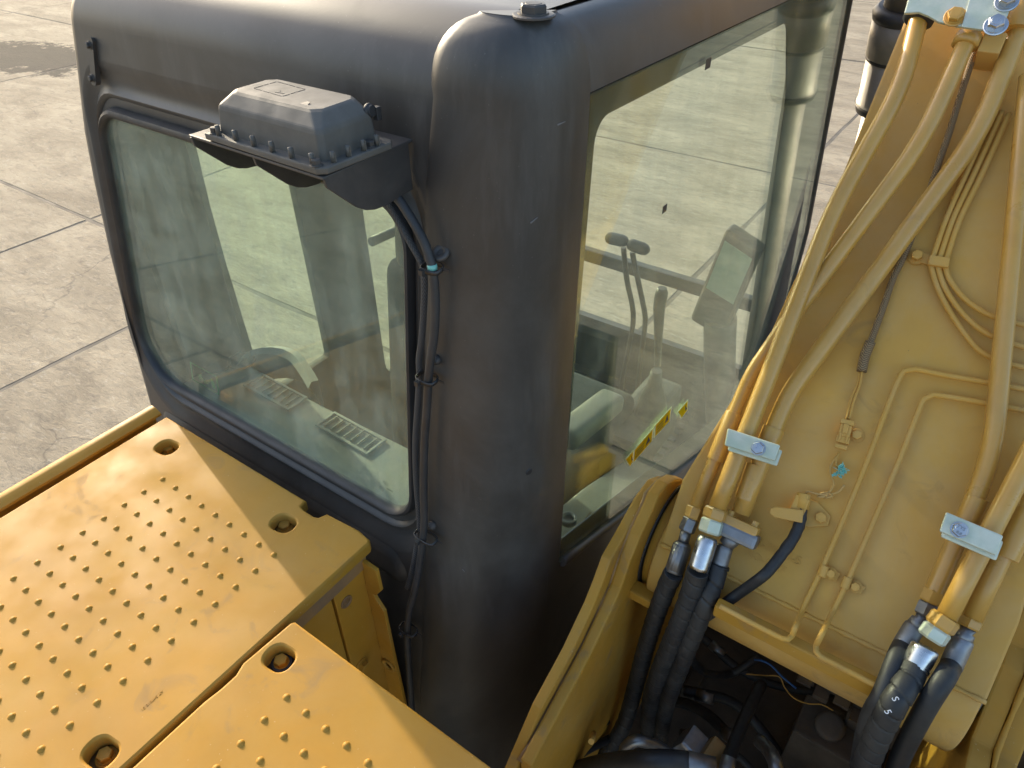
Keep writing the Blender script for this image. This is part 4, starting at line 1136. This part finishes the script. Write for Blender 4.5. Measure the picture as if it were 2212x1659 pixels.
q = MB(); q.box(V(C_FLANGE), (.060, .016, .040), (XB, SB, NB)); obj('flange', q, M['tube'], tC, bevel=.005)
for s in (-1, 1):
    q = MB(); q.bolt(V(C_FLANGE) + XB * (s * .02) + SB * .008 + NB * .008, SB, .0055, .006); obj('flange_bolt', q, M['tube'], tC)

def clamp(c, bolt, name, lab=None):
    P = [V(p) for p in c]
    q = MB(); q.prism([p - NB * .006 for p in P], NB * .006)
    o = obj(name, q, M['zinc'], BM, bevel=.003, segs=3, label=lab)
    q = MB(); sh_ = (P[3] - P[0]).normalized() * .006 + (P[1] - P[0]).normalized() * .004
    cc = sum(P, V((0, 0, 0))) / 4
    q.prism([cc + (p - cc) * .99 + sh_ - NB * .016 for p in P], NB * .006); obj('backing_plate', q, M['zinc'], o, bevel=.003)
    q = MB(); q.bolt(V(bolt) - NB * .006, NB, .0100, .009, washer=False, phase=.1); obj('clamp_bolt', q, M['steel'], o)
    q = MB(); q.box(cc - NB * .045, (.022, .03, .06), (XB, SB, NB)); obj('clamp_post', q, M['boom'], o)
    return o
c1 = clamp(CLAMP1, CLAMP1_BOLT, 'tube_clamp', 'zinc plated tube clamp on the left bundle of tubes')
c2 = clamp(CLAMP2, CLAMP2_BOLT, 'tube_clamp', 'zinc plated tube clamp on the right bundle of tubes')
lettering('bolt_marking', 'TYS', .0062, V(CLAMP2_BOLT) + NB * .0068 + SB * .003, XB + SB * -.2, SB, M['dull'], c2)
lettering('bolt_marking', '8.8', .0055, V(CLAMP2_BOLT) + NB * .0068 - SB * .0045, XB + SB * -.2, SB, M['dull'], c2)
# clamp at the top of the picture
q = MB(); q.prism([V(p) - NB * .006 for p in TOP_PLATE1], NB * .006)
tp = obj('top_clamp', q, M['zinc'], BM, bevel=.002, label='bright zinc plated clamp plates at the top of the boom')
q = MB(); q.prism([V(p) - NB * .005 for p in TOP_PLATE2], NB * .005); obj('cover_plate', q, M['zinc'], tp, bevel=.001)
q = MB(); q.bolt(V(TOP_BOLT1) - NB * .007, NB, .0115, .008, phase=.5); obj('clamp_bolt', q, M['tube'], tp)
for p in (TOP_BOLT2, TOP_BOLT3):
    q = MB(); q.bolt(V(p) - NB * .006, NB, .0118, .010, phase=.2); obj('clamp_bolt', q, M['steel'], tp)
sleeve(TOP_SHELL, .0235, tC, 'half_shell')
q = MB(); a, b = V(TOP_RUBBER[0]), V(TOP_RUBBER[1]); q.lathe(a, b - a, [(0, .020), (.004, .0235), (.012, .0235), (.015, .018)], 28); obj('rubber_bush', q, M['rubber'], tp)
q = MB(); a = V(TUBE_B[0]); d = V(TUBE_B[1]) - a; q.lathe(a + d * .285, d, [(0, .019), (.017, .019), (.018, .015)], 28); obj('clamp_ring', q, M['tube'], tp)
q = MB(); cc = sum((V(p) for p in TOP_BLOCK), V((0, 0, 0))) / 4; q.box(cc, (.03, .034, .05), (XB, SB, NB)); obj('clamp_block', q, M['boom'], tp, bevel=.002)
# thin pipes
def pipe(path, r, name='grease_pipe'):
    q = MB(); q.tube(path, r, 12, .008); return obj(name, q, M['boom'], BM)
pp1 = pipe(PIPE_1, .0042); pp2 = pipe(PIPE_2, .0042)
for tr in TRIO: pipe(tr, .0042, 'pilot_pipe')
q = MB(); q.prism([V(p) - NB * .018 for p in TRIO_CLIP], NB * .018); clip = obj('pipe_clip', q, M['boom'], BM, bevel=.003)
q = MB(); q.bolt(V(TRIO_BOLT), NB, .0082, .010); q.box(V(TRIO_BOLT) + XB * .016, (.034, .016, .004), (XB, SB, NB)); q.lathe(V(TRIO_BOLT) - NB * .003, NB, [(0, .0125), (.003, .0125)], 24, False); obj('clip_bolt', q, M['boom'], clip)
for cl_, bo_ in ((P1_CLIP, P1_BOLT), (P2_CLIP, P2_BOLT)):
    q = MB(); d = (V(bo_) - V(cl_)).normalized(); e = NB.cross(d)
    q.prism([V(cl_) - d * .006 + e * .009 - NB * .003, V(bo_) + d * .013 + e * .005 - NB * .003, V(bo_) + d * .010 - e * .008 - NB * .003, V(cl_) - d * .006 - e * .009 - NB * .003], NB * .004)
    q.lathe(V(cl_) - e * .009 + NB * .008, e, [(0, .0065), (.018, .0065)], 14)
    c_ = obj('pipe_clip', q, M['boom'], BM, bevel=.0008)
    q = MB(); q.bolt(V(bo_) + NB * .001, NB, .0068, .007); obj('clip_bolt', q, M['boom'], c_)
q = MB(); q.bolt(V(LOOM_BOLT) - NB * .002, NB, .0078, .008); q.box(V(LOOM_BOLT) - XB * .018, (.02, .012, .004), (XB, SB, NB)); obj('loom_bolt', q, M['boom'], BM)
e1 = V(EMBOSS1); e2 = V(EMBOSS2)
lettering('raised_number', '4-1087-5', .020, e1 + XB * .035 - NB * .0003, XB + SB * -.02, SB, M['boom'], BM, .0013)
lettering('raised_number', 'NO-1227', .017, e2 + XB * .028 - NB * .0003, XB + SB * -.02, SB, M['boom'], BM, .0006)

# silver cylinder behind the boom
cy = thing('boom_cylinder', 'silver cylinder with a black collar standing between cab and boom', 'cylinder', CYL[-1])
top_, a0_, a1_, a2_ = V(CYL[0]), V(CYL[3]), V(CYL[6]), V(CYL[8])
ax = (V(CY_AX[1]) - V(CY_AX[0])).normalized()
c0 = V(CY_AX[2])
q = MB(); q.lathe(c0 - ax * 1.2, ax, [(0, .040), (1.2, .040)], 32); obj('rod', q, M['silver'], cy)
q = MB(); q.lathe(c0, ax, [(0, .046), (.006, .056), (.014, .062), (.03, .064), (.032, .060), (.15, .062)], 36); q.lathe(c0 + ax * .155, ax, [(0, .066), (.09, .068)], 36); obj('gland', q, M['silver'], cy)
for h_, pr_ in ((.006, [(0, .060), (.022, .0655)]), (.146, [(0, .064), (.008, .064)]), (.244, [(0, .069), (.016, .072), (.03, .060)])):
    q = MB(); q.lathe(c0 + ax * h_, ax, pr_, 36); obj('collar', q, M['rubber'], cy)
q = MB(); q.lathe(c0 + ax * .27, ax, [(0, .050), (.8, .050)], 32); obj('barrel', q, M['silver'], cy)

# ================================================================== HOSES
def wrapfun(pitch, depth=.085, hand=1):
    def f(L, a):
        t = (L / pitch + hand * a / (2 * math.pi)) % 1.0
        if t > .92: return .86
        return .965 + .075 * t
    return f
def hose(name, lab, path, r, ferr, fit, rf_, rfit, pitch, fmat, nutmat):
    t_ = thing(name, lab, 'hose', path[-1], 'hydraulic hoses below the boom tubes')
    q = MB(); q.tube(path, r, 28, .0016 if pitch else .006, rfun=wrapfun(pitch) if pitch else None)
    obj('wrapped_hose', q, M['hose'], t_)
    a, b = V(ferr[0]), V(ferr[-1]); d = b - a; L = d.length
    q = MB(); q.lathe(a, d, [(0, rf_ * .8), (L * .06, rf_ * .97), (L * .2, rf_), (L * .9, rf_), (L, rf_ * .96)], 32)
    fo = obj('ferrule', q, fmat, t_)
    if len(fit) > 1: nut(t_, fit[0], fit[1], rfit, nutmat)
    return t_
hA = hose('hydraulic_hose', 'spiral wrapped black hose on the front tube of the left bundle, bright silver ferrule', HOSE_A, .0176, A_FERR, [A_FIT[1], V(A_FIT[1]).lerp(V(A_FIT[2]), .8)], .0162, .0188, .026, M['steel'], M['zinc'])
hB = hose('hydraulic_hose', 'black wrapped hose at the left end of the left bundle, ribbed dull ferrule', HOSE_B, .0164, B_FERR, [B_FIT[1], B_FIT[2]], .0142, .0135, .030, M['dull'], M['dull'])
q = MB(); a, b = V(B_FIT[2]), V(B_FERR[0]); q.lathe(a, b - a, [(0, .009), ((b - a).length, .009)], 16); obj('stem', q, M['dull'], hB)
a, b = V(B_FERR[0]), V(B_FERR[1]); d = b - a
q = MB(); q.tube([a + d * .1, a + d * .92], .0150, 48, .02, rfun=lambda L, t: 1 + .03 * (1 if math.sin(t * 16) > 0 else -1)); obj('crimp_ribs', q, M['dull'], hB)
hC = hose('hydraulic_hose', 'black wrapped hose behind the left bundle, hanging from a bolted grey flange', HOSE_C, .0162, C_FERR[1:], [], .0130, .0135, .030, M['dull'], M['dull'])
q = MB(); q.box(V(C_FLANGE2) - SB * .004, (.064, .024, .040), (XB, SB, NB)); obj('flange', q, M['dull'], hC, bevel=.006)
q = MB(); q.lathe(V(C_FERR[0]), V(C_FERR[1]) - V(C_FERR[0]), [(0, .014), ((V(C_FERR[1]) - V(C_FERR[0])).length, .0125)], 20); obj('stem', q, M['dull'], hC)
hE = hose('hydraulic_hose', 'black hose at the left of the right bundle, behind the marked hose', HOSE_E, .0136, E_FERR, [E_FIT[0], E_FIT[1]], .0140, .0145, None, M['dull'], M['dull'])
hF = hose('hydraulic_hose', 'thick spiral wrapped hose printed with white S and 5, front of the right bundle', HOSE_F, .0180, F_FERR, [F_FIT[1], V(F_FIT[1]).lerp(V(F_FIT[2]), .9)], .0182, .0192, .024, M['steel'], M['zinc'])
hG = hose('hydraulic_hose', 'smooth black hose at the right of the right bundle beside the frame bracket', HOSE_G, .0140, G_FERR, [G_FIT[0], G_FIT[1]], .0145, .0145, None, M['dull'], M['dull'])
for t_, f_ in ((hE, E_FIT), (hG, G_FIT)):
    a, b = V(f_[1]), V(f_[2]); d = b - a
    q = MB(); q.lathe(a, d, [(0, .0105), (d.length * .4, .0085), (d.length * .5, .012), (d.length * 1.15, .0125)], 20); obj('stem', q, M['dull'], t_)
cp = V((0, 0, 3.2))
for p, ch in zip(SMARK, ('S', '5')):
    # white print on the skin of the hose
    p = V(p)
    lettering('printed_mark', ch, .0125, p + V((-.001, -.0005, .001)), V((.55, -.2, -.42)), V((.72, .25, .5)), M['white'], hF, .0002)

gh = thing('grease_hose', 'thin black hose dropping from the flag clip on the boom and looping into the bay', 'hose', GREASE_HOSE[-1])
q = MB(); q.tube(GREASE_HOSE, lambda L: .0088, 16, .006, rfun=lambda L, a: 1 + (.05 * math.sin(L * 1500) if L < .08 else 0)); obj('hose_body', q, M['hose'], gh)
fc = thing('flag_clip', 'yellow painted flag shaped cable clip bolted to the boom above the thin hose', 'clip', V(GREASE_BOLT))
q = MB(); a, b = V(GREASE_CAP[0]), V(GREASE_CAP[1]); q.lathe(a, b - a, [(0, .0098), (.002, .0108), ((b - a).length, .0108)], 20); obj('end_cap', q, M['boom'], fc)
q = MB()
A0, A1, A2 = [V(p) for p in GREASE_ARM]; d = (A2 - A1).normalized(); e = NB.cross(d)
q.prism([A0 - e * .004, A1 - e * .0085, A2 - e * .010, A2 + e * .010, A1 + e * .0085, A0 + e * .004], NB * .005)
obj('flag_arm', q, M['boom'], fc, bevel=.002)
gb = V(GREASE_BOLT)
q = MB(); q.prism([gb - XB * .045 + SB * .020 - NB * .003, gb - XB * .012 + SB * .020 - NB * .003, gb + XB * .012 + SB * .008 - NB * .003, gb + XB * .014 - SB * .008 - NB * .003, gb - XB * .012 - SB * .022 - NB * .003, gb - XB * .045 - SB * .026 - NB * .003], NB * .005)
q.box(gb - XB * .034 + NB * .012, (.022, .038, .026), (XB, SB, NB))
obj('clip_body', q, M['boom'], fc, bevel=.003)
q = MB(); q.bolt(gb, NB, .0088, .009); obj('clip_bolt', q, M['boom'], fc)

# wiring on the boom
wl = thing('sensor_harness', 'painted woven wiring sleeve running down the boom to a small plug', 'wiring', PLUG[-1])
q = MB(); q.tube(BRAID, .0052, 14, .006); obj('woven_sleeve', q, M['braid_tan'], wl)
q = MB(); q.tube(BRAID_END, .0078, 14, .006); obj('sleeve_end', q, M['braid_tan'], wl)
for w_ in WIRES + PLUG_WIRES:
    q = MB(); q.tube(w_, .0019, 8, .004); obj('wire', q, M['boom'], wl)
a, b = V(PLUG[0]), V(PLUG[-1]); d = (b - a); L = d.length; d.normalize(); e = NB.cross(d)
q = MB(); q.box(a + d * L * .08, (L * .16, .020, .016), (d, e, NB)); q.box(a + d * L * .36, (L * .40, .0165, .014), (d, e, NB)); q.box(a + d * L * .30 + NB * .008, (L * .30, .008, .004), (d, e, NB)); obj('plug', q, M['boom'], wl, bevel=.0015)
q = MB(); q.box(a + d * L * .66, (L * .22, .019, .012), (d, e, NB)); q.box(a + d * L * .60 + e * .005 + NB * .007, (L * .26, .003, .003), (d, e, NB)); q.box(a + d * L * .60 - e * .005 + NB * .007, (L * .26, .003, .003), (d, e, NB)); q.box(a + d * L * .90, (L * .14, .018, .010), (d, e, NB)); obj('socket', q, M['boom'], wl, bevel=.0012)
q = MB()
kn = V(KNOT)
q.tube([kn + XB * (.010 * math.cos(t)) + SB * (.006 * math.sin(t * 1.3)) + NB * (.003 * math.sin(2 * t)) for t in [i * .6 for i in range(14)]], .0017, 7, .003)
obj('knot', q, M['boom'], wl)
rg = MB(); rc = V(RAG)
random.seed(5)
for i in range(44):
    a = random.uniform(0, 6.28); L = random.uniform(.003, .008); w_ = random.uniform(.0015, .0035)
    dd = (XB * math.cos(a) * .8 + SB * math.sin(a) * 1.25 + NB * random.uniform(-.1, .7)).normalized(); ee = dd.cross(V((random.random(), random.random(), random.random()))).normalized()
    o_ = rc + XB * random.uniform(-.005, .005) + SB * random.uniform(-.010, .010)
    rg.prism([o_ - ee * w_, o_ + ee * w_, o_ + dd * L + ee * w_ * .5, o_ + dd * L * 1.1 - ee * w_ * .3], dd.cross(ee) * .0006)
obj('tape_scrap', rg, M['teal'], None, loc=RAG, label='torn scrap of turquoise tape knotted round the wire on the boom', cat='tape')

# ================================================================== BAY PIPEWORK
sp = thing('steel_pipe', 'bent bare steel pipe arching out of the bay at the bottom of the picture', 'pipe', BAY_PIPE[0])
q = MB(); q.tube(BAY_PIPE, .0115, 18, .006); obj('pipe_body', q, M['dull'], sp)
q = MB(); a, b = V(BAY_PIPE[0]), V(BAY_PIPE[1]); q.lathe(a, b - a, [(-.01, .016), (.02, .016), (.022, .012)], 20); obj('pipe_nut', q, M['dull'], sp)
bh = thing('suction_hose', 'fat smooth black hose with a crimped steel end along the bottom edge', 'hose', BAY_HOSE_BIG[0])
q = MB(); q.tube(BAY_HOSE_BIG, .0185, 24, .008); obj('hose_body', q, M['hose'], bh)
q = MB(); a, b = V(BAY_HOSE_BIGF[0]), V(BAY_HOSE_BIGF[1]); q.lathe(a - (b - a) * .1, b - a, [(0, .0185), (.004, .0195), ((b - a).length, .0175)], 24); obj('ferrule', q, M['dull'], bh)
ri = thing('riser_hose', 'straight black hose standing up in the bay from a grey elbow', 'hose', BAY_RISER[-1])
q = MB(); q.tube(BAY_RISER, .0125, 20, .008); obj('hose_body', q, M['hose'], ri)
q = MB(); a, b = V(BAY_RISERF[0]), V(BAY_RISERF[1]); q.lathe(a - (b - a) * .3, b - a, [(0, .0135), (.05, .0150)], 24); obj('ferrule', q, M['dull'], ri)
cr = thing('crossing_hose', 'dark hose crossing the bay behind the wrapped hoses', 'hose', BAY_CROSS[0])
q = MB(); q.tube(BAY_CROSS, .013, 18, .008); obj('hose_body', q, M['hose'], cr)
q = MB(); a, b = V(BAY_CROSS[-2]), V(BAY_CROSS[-1]); q.lathe(a, b - a, [(0, .0155), ((b - a).length, .0155)], 20); obj('ferrule', q, M['dull'], cr)
vb = thing('valve_block', 'grey cast valve block with a worn brass side at the bottom of the bay', 'valve', BAY_BLOCK)
q = MB(); q.box(V(BAY_BLOCK), (.062, .05, .05), (V((.9, -.1, -.35)).normalized(), V((.1, .99, 0)).normalized(), V((.35, 0, .93)).normalized())); obj('casting', q, M['dull'], vb, bevel=.006)
q = MB(); q.box(V(BAY_FLANGE), (.05, .05, .034), (V((.9, -.1, -.35)).normalized(), V((.1, .99, 0)).normalized(), V((.35, 0, .93)).normalized())); obj('brass_cap', q, M['brass'], vb, bevel=.006)
cv = thing('elbow_pipe', 'grey elbow pipe curving down at the right of the bay', 'pipe', BAY_CURVE[-1])
q = MB(); q.tube(BAY_CURVE, .014, 18, .008); obj('pipe_body', q, M['dull'], cv)
for k, pth in enumerate(BAY_LEFT):
    t_ = thing('return_hose', ['upper dark hose leaning out along the foot of the left bracket', 'lower dark hose leaning out along the foot of the left bracket', 'short steep dark hose against the left bracket'][k], 'hose', pth[-1], 'hoses at the foot of the left bracket')
    q = MB(); q.tube(pth, .010 - .001 * k, 14, .01); obj('hose_body', q, M['hose'], t_)
q = MB(); q.tube(WIRE_BLUE, .0022, 8, .006)
obj('loose_wire', q, M['blue'], None, loc=WIRE_BLUE[0], label='thin bright blue wire hanging in the dark bay under the boom', cat='wire')
q = MB(); q.tube(WIRE_TAN, .0013, 8, .006)
obj('loose_wire', q, M['boom'], None, loc=WIRE_TAN[0], label='thin tan wire curling across the dark bay below the blue one', cat='wire')
pg = MB(); pg.lathe(V(BAY_RIVET), (.2, -.6, .75), [(-.06, .005), (0, .0055), (.001, .005)], 14)
obj('peg', pg, M['boom'], None, loc=BAY_RIVET, label='small pale round peg in the dark corner at the foot of the left bracket', cat='peg')

# ================================================================== CABLES ON THE CAB
cb = thing('braided_cable', 'black braided cable running down the cab beside the rear window', 'cable', CABLE_BRAID[-1])
q = MB(); q.tube(CABLE_BRAID, .0049, 18, .006); obj('braided_sleeve', q, M['braid_black'], cb)
cd = thing('cable_conduit', 'smooth black conduit strapped beside the braided cable on the cab corner', 'conduit', CONDUIT[-1])
q = MB(); q.tube(CONDUIT, .0064, 20, .008); obj('conduit_tube', q, M['rubber'], cd)
q = MB(); a, b = V(TAPE[0]), V(TAPE[1]); q.lathe(a, b - a, [(0, .0067), ((b - a).length * .8, .0067)], 20); obj('teal_tape', q, M['teal'], cd)
for k, (a, b) in enumerate(TIES):
    a, b = V(a), V(b); m = (a + b) / 2; hx = (b - a).length / 2 - .0015
    lp = []
    for i in range(20):
        t = 2 * math.pi * i / 20
        lp.append(m + V((1, 0, 0)) * (math.copysign(abs(math.cos(t)) ** .6, math.cos(t)) * hx) + V((0, 1, .11)) * (math.copysign(abs(math.sin(t)) ** .6, math.sin(t)) * .0105 + .001))
    q = MB(); q.loops([[p + V((0, 0, .003)) for p in lp], [p + (p - m).normalized() * .0014 + V((0, 0, .003)) for p in lp], [p + (p - m).normalized() * .0014 - V((0, 0, .003)) for p in lp], [p - V((0, 0, .003)) for p in lp], [p + V((0, 0, .003)) for p in lp]])
    q.box(m + V((-.004, -.0165, 0)), (.007, .006, .008)); q.box(m + V((hx + .006, .004, .002)), (.014, .0012, .004))
    obj('cable_tie', q, M['rubber'], cd)
for k, p in enumerate(STUDS):
    p = V(p); h = V((.0, -.55, .83)).normalized()
    q = MB(); q.lathe(p + V((.0, .01, -.03)), V((.12, -.1, 1)), [(0, .0035), (.03, .0035)], 10)
    if k == 0: q.lathe(p, h, [(-.003, .009), (.0, .0135), (.004, .0135), (.0055, .011), (.0055, .006), (.003, .005)], 20)
    else: q.lathe(p, h, [(-.004, .006), (.0, .008), (.005, .007), (.007, .003)], 14)
    obj('tie_mount', q, M['bracket'], cd)

# ================================================================== ELECTRONICS BOX ON ITS BRACKET
eb = thing('electronics_box', 'grey plastic electronics box bolted on a black lobed bracket above the rear window', 'box', (-.75, .60, 2.89))
q = MB(); q.prism([(-.890, .528, 2.886), (-.632, .522, 2.886), (-.632, .70, 2.886), (-.890, .70, 2.886)], (0, 0, .004))
br = obj('bracket_shelf', q, M['bracket'], eb, bevel=.0015)
gp = [(.524, 2.888), (.526, 2.876), (.545, 2.858), (.566, 2.838), (.580, 2.829), (.595, 2.824), (.615, 2.822), (.640, 2.824), (.668, 2.826), (.668, 2.888)]
for gx in (-.886, -.762, -.636):
    q = MB(); q.prism([(gx, y, z) for y, z in gp] if gx > -.7 else [(gx, y + .002, z) for y, z in gp], (.004, 0, 0))
    obj('gusset', q, M['bracket'], eb, bevel=.001)
fl_ = [(-.851, .5262), (-.640, .5205), (-.630, .529), (-.6265, .632), (-.633, .640), (-.822, .640), (-.830, .632)]
q = MB(); q.prism([(x, y, 2.8915) for x, y in fl_], (0, 0, .0085))
obj('box_flange', q, M['plastic'], eb, bevel=.002)
# lid: walls with draft, chamfered shoulders
def ringz(x0, x1, y0, y1, z, c=.006):
    return [V((x, y, z)) for x, y in ((x0 + c, y0), (x1 - c, y0), (x1, y0 + c), (x1, y1 - c), (x1 - c, y1), (x0 + c, y1), (x0, y1 - c), (x0, y0 + c))]
lid = MB()
L_ = [ringz(-.838, -.645, .538, .632, 2.900), ringz(-.836, -.648, .541, .630, 2.929), ringz(-.834, -.650, .5425, .629, 2.934), ringz(-.824, -.664, .556, .626, 2.947, .010), ringz(-.820, -.668, .559, .624, 2.949, .010)]
lid.loops(L_, smooth=False); lid.add(L_[-1], [tuple(range(8))])
lido = obj('lid', lid, M['plastic'], eb, bevel=.0022, angle=12)
q = MB(); q.prism([(-.722, .5545, 2.9445), (-.690, .5545, 2.9445), (-.694, .574, 2.9500), (-.700, .576, 2.9500)], (0, 0, .0006)); obj('scoop_shade_patch', q, M['trim'], eb)  # flat dark patch in place of the scoop's shaded hollow
q = MB()
lab_ = [(-.803, .580), (-.745, .576), (-.744, .612), (-.802, .616)]
for i in range(4):
    a, b = V((*lab_[i], 2.9492)), V((*lab_[(i + 1) % 4], 2.9492)); d = b - a; e = V((-d.y, d.x, 0)).normalized() * .0006
    for s0, s1 in ((.02, .3), (.36, .55), (.6, .97)):
        q.prism([a + d * s0 - e, a + d * s1 - e, a + d * s1 + e, a + d * s0 + e], (0, 0, .0003))
for a, b in (((-.760, .584), (-.768, .592)), ((-.766, .583), (-.752, .585))):
    a, b = V((*a, 2.9492)), V((*b, 2.9492)); d = b - a; e = V((-d.y, d.x, 0)).normalized() * .0006
    q.prism([a - e, b - e, b + e, a + e], (0, 0, .0003))
obj('label_outline', q, M['trim'], eb)
pegm = MB(); pegm.lathe((-.826, .5305, 2.900), (0, 0, 1), [(0, .0030), (.0125, .0028), (.0128, .002)], 12); pegm.box((-.8235, .5315, 2.906), (.002, .002, .012))
first = None
for x, y in ((-0.826, 0.5305), (-0.792, 0.5305), (-0.757, 0.5295), (-0.722, 0.5285), (-0.687, 0.5275), (-0.652, 0.5275), (-.636, .545), (-.635, .568), (-.634, .592), (-.633, .614), (-.80, .637), (-.70, .637)):
    if first is None:
        first = obj('peg', pegm, M['plastic'], eb, loc=(-.826, .5305, 2.900))
    else:
        share(first, (x, y, 2.900), eb)
for x, y in ((-.838, .534), (-.645, .527), (-.637, .606), (-.822, .634)):
    q = MB(); q.bolt((x, y, 2.900), (0, 0, 1), .0056, .0055); obj('bolt', q, M['bracket'], eb)
q = MB(); q.lathe((-.655, .627, 2.934), (1, .1, .1), [(0, .009), (.004, .009), (.005, .007), (.008, .007)], 20); q.box((-.649, .636, 2.930), (.008, .008, .016))
obj('connector', q, M['trim'], eb, bevel=.001)

# ------------------------------------------------------------------ small marks and fittings on the cab
q = MB(); q.lathe((-.4622, .6942, 2.3781), (.923, -.385, .02), [(-.002, .0062), (.0008, .0060), (.0012, .0048)], 16)
obj('hole_plug', q, M['rubber'], cab)
for a, b in (((-.5525, .6075, 2.1690), (-.532, .597, 2.1745)), ((-.4690, .7040, 2.806), (-.4640, .7125, 2.812)), ((-.4535, .737, 2.923), (-.4505, .750, 2.924))):
    a, b = V(a), V(b); d = (b - a).normalized(); nn = V((.75, -.66, 0)); e = nn.cross(d).normalized() * .0009
    q = MB(); q.prism([a - e - nn * .001, b - e * .3 - nn * .001, b + e * .3 - nn * .001, a + e - nn * .001], nn * .0018)
    obj('paint_scratch', q, M['scuff'], cab)
for p, w_, h_ in (((-.4472, 1.0799, 2.6923), .015, .013), ((-.4472, 1.1825, 2.9020), .020, .016)):
    q = MB(); q.box(p, (.0008, w_, h_)); obj('sensor_patch', q, M['trim'], cab)
# etched maker's mark in the corner of the rear window
RX, RUP = V((1, 0, 0)), V((0, SIN, COS))
def etched(body_, size, p): lettering('etched_mark', body_, size, V(p), RX, RUP, M['etch'], cab, .0001)
for p, rx, rz in (((-.7196, .6145, 2.2699), .0058, .0036), ((-.7305, .6125, 2.2532), .0042, .0042)):
    q = MB(); P = V(p)
    q.loops([[P + RX * (math.cos(t) * (rx + o)) + RUP * (math.sin(t) * (rz + o)) for t in [i * math.pi / 12 for i in range(24)]] for o in (0, .0005)])
    obj('etched_mark', q, M['etch'], cab)
etched('SG', .0042, (-.7196, .6145, 2.2699)); etched('S', .0050, (-.7305, .6125, 2.2532)); etched('TEMPERED', .0036, (-.7104, .6133, 2.2596))
# faint green sticker behind the rear glass
gs = [V(p) for p in ((-1.3161, .634, 2.2874), (-1.2216, .634, 2.2863), (-1.2269, .6285, 2.2373), (-1.3211, .6287, 2.2392))]
q = MB()
for i in range(4):
    a, b = gs[i], gs[(i + 1) % 4]; cc = sum(gs, V((0, 0, 0))) / 4
    q.prism([a, b, b + (cc - b).normalized() * .004, a + (cc - a).normalized() * .004], (0, .0005, 0))
gsk = obj('window_sticker', q, M['green'], None, loc=gs[0], label='faint green outlined sticker inside the lower left corner of the rear window', cat='sticker')
q = MB(); q.box((-1.2405, .630, 2.262), (.011, .0006, .026)); obj('green_bar', q, M['green'], gsk)
q = MB()
for k in range(5): q.box((-1.29 + .009 * k, .6305, 2.258 + .005 * math.sin(k * 2)), (.004, .0006, .016 - .002 * k))
obj('printed_figure', q, M['green'], gsk)

# ------------------------------------------------------------------ more lines in the bay
for k, (pth, r_, lab) in enumerate([
    ([(-.22, 1.10, 1.62), (-.10, 1.08, 1.60), (.02, 1.12, 1.58), (.16, 1.16, 1.66), (.24, 1.18, 1.75)], .010, 'thin dark hose running along the far wall of the bay'),
    ([(-.20, .98, 1.56), (-.08, 1.00, 1.585), (.05, .95, 1.56), (.11, .86, 1.60), (.13, .80, 1.56)], .012, 'dusty hose curling over the middle of the bay floor'),
    ([(-.16, .86, 1.60), (-.05, .85, 1.66), (.03, .84, 1.64), (.10, .88, 1.56)], .008, 'narrow cable sagging across the front of the bay floor')]):
    t_ = thing('bay_line', lab, 'hose', pth[0], 'lines lying in the bay')
    q = MB(); q.tube(pth, r_, 14, .01); obj('hose_body', q, M['hose'], t_)
    a, b = V(pth[0]), V(pth[1]); d = (b - a).normalized()
    q = MB(); q.lathe(a + d * .03, d, [(0, r_ * 1.25), (.04, r_ * 1.25)], 16); obj('ferrule', q, M['dull'], t_)
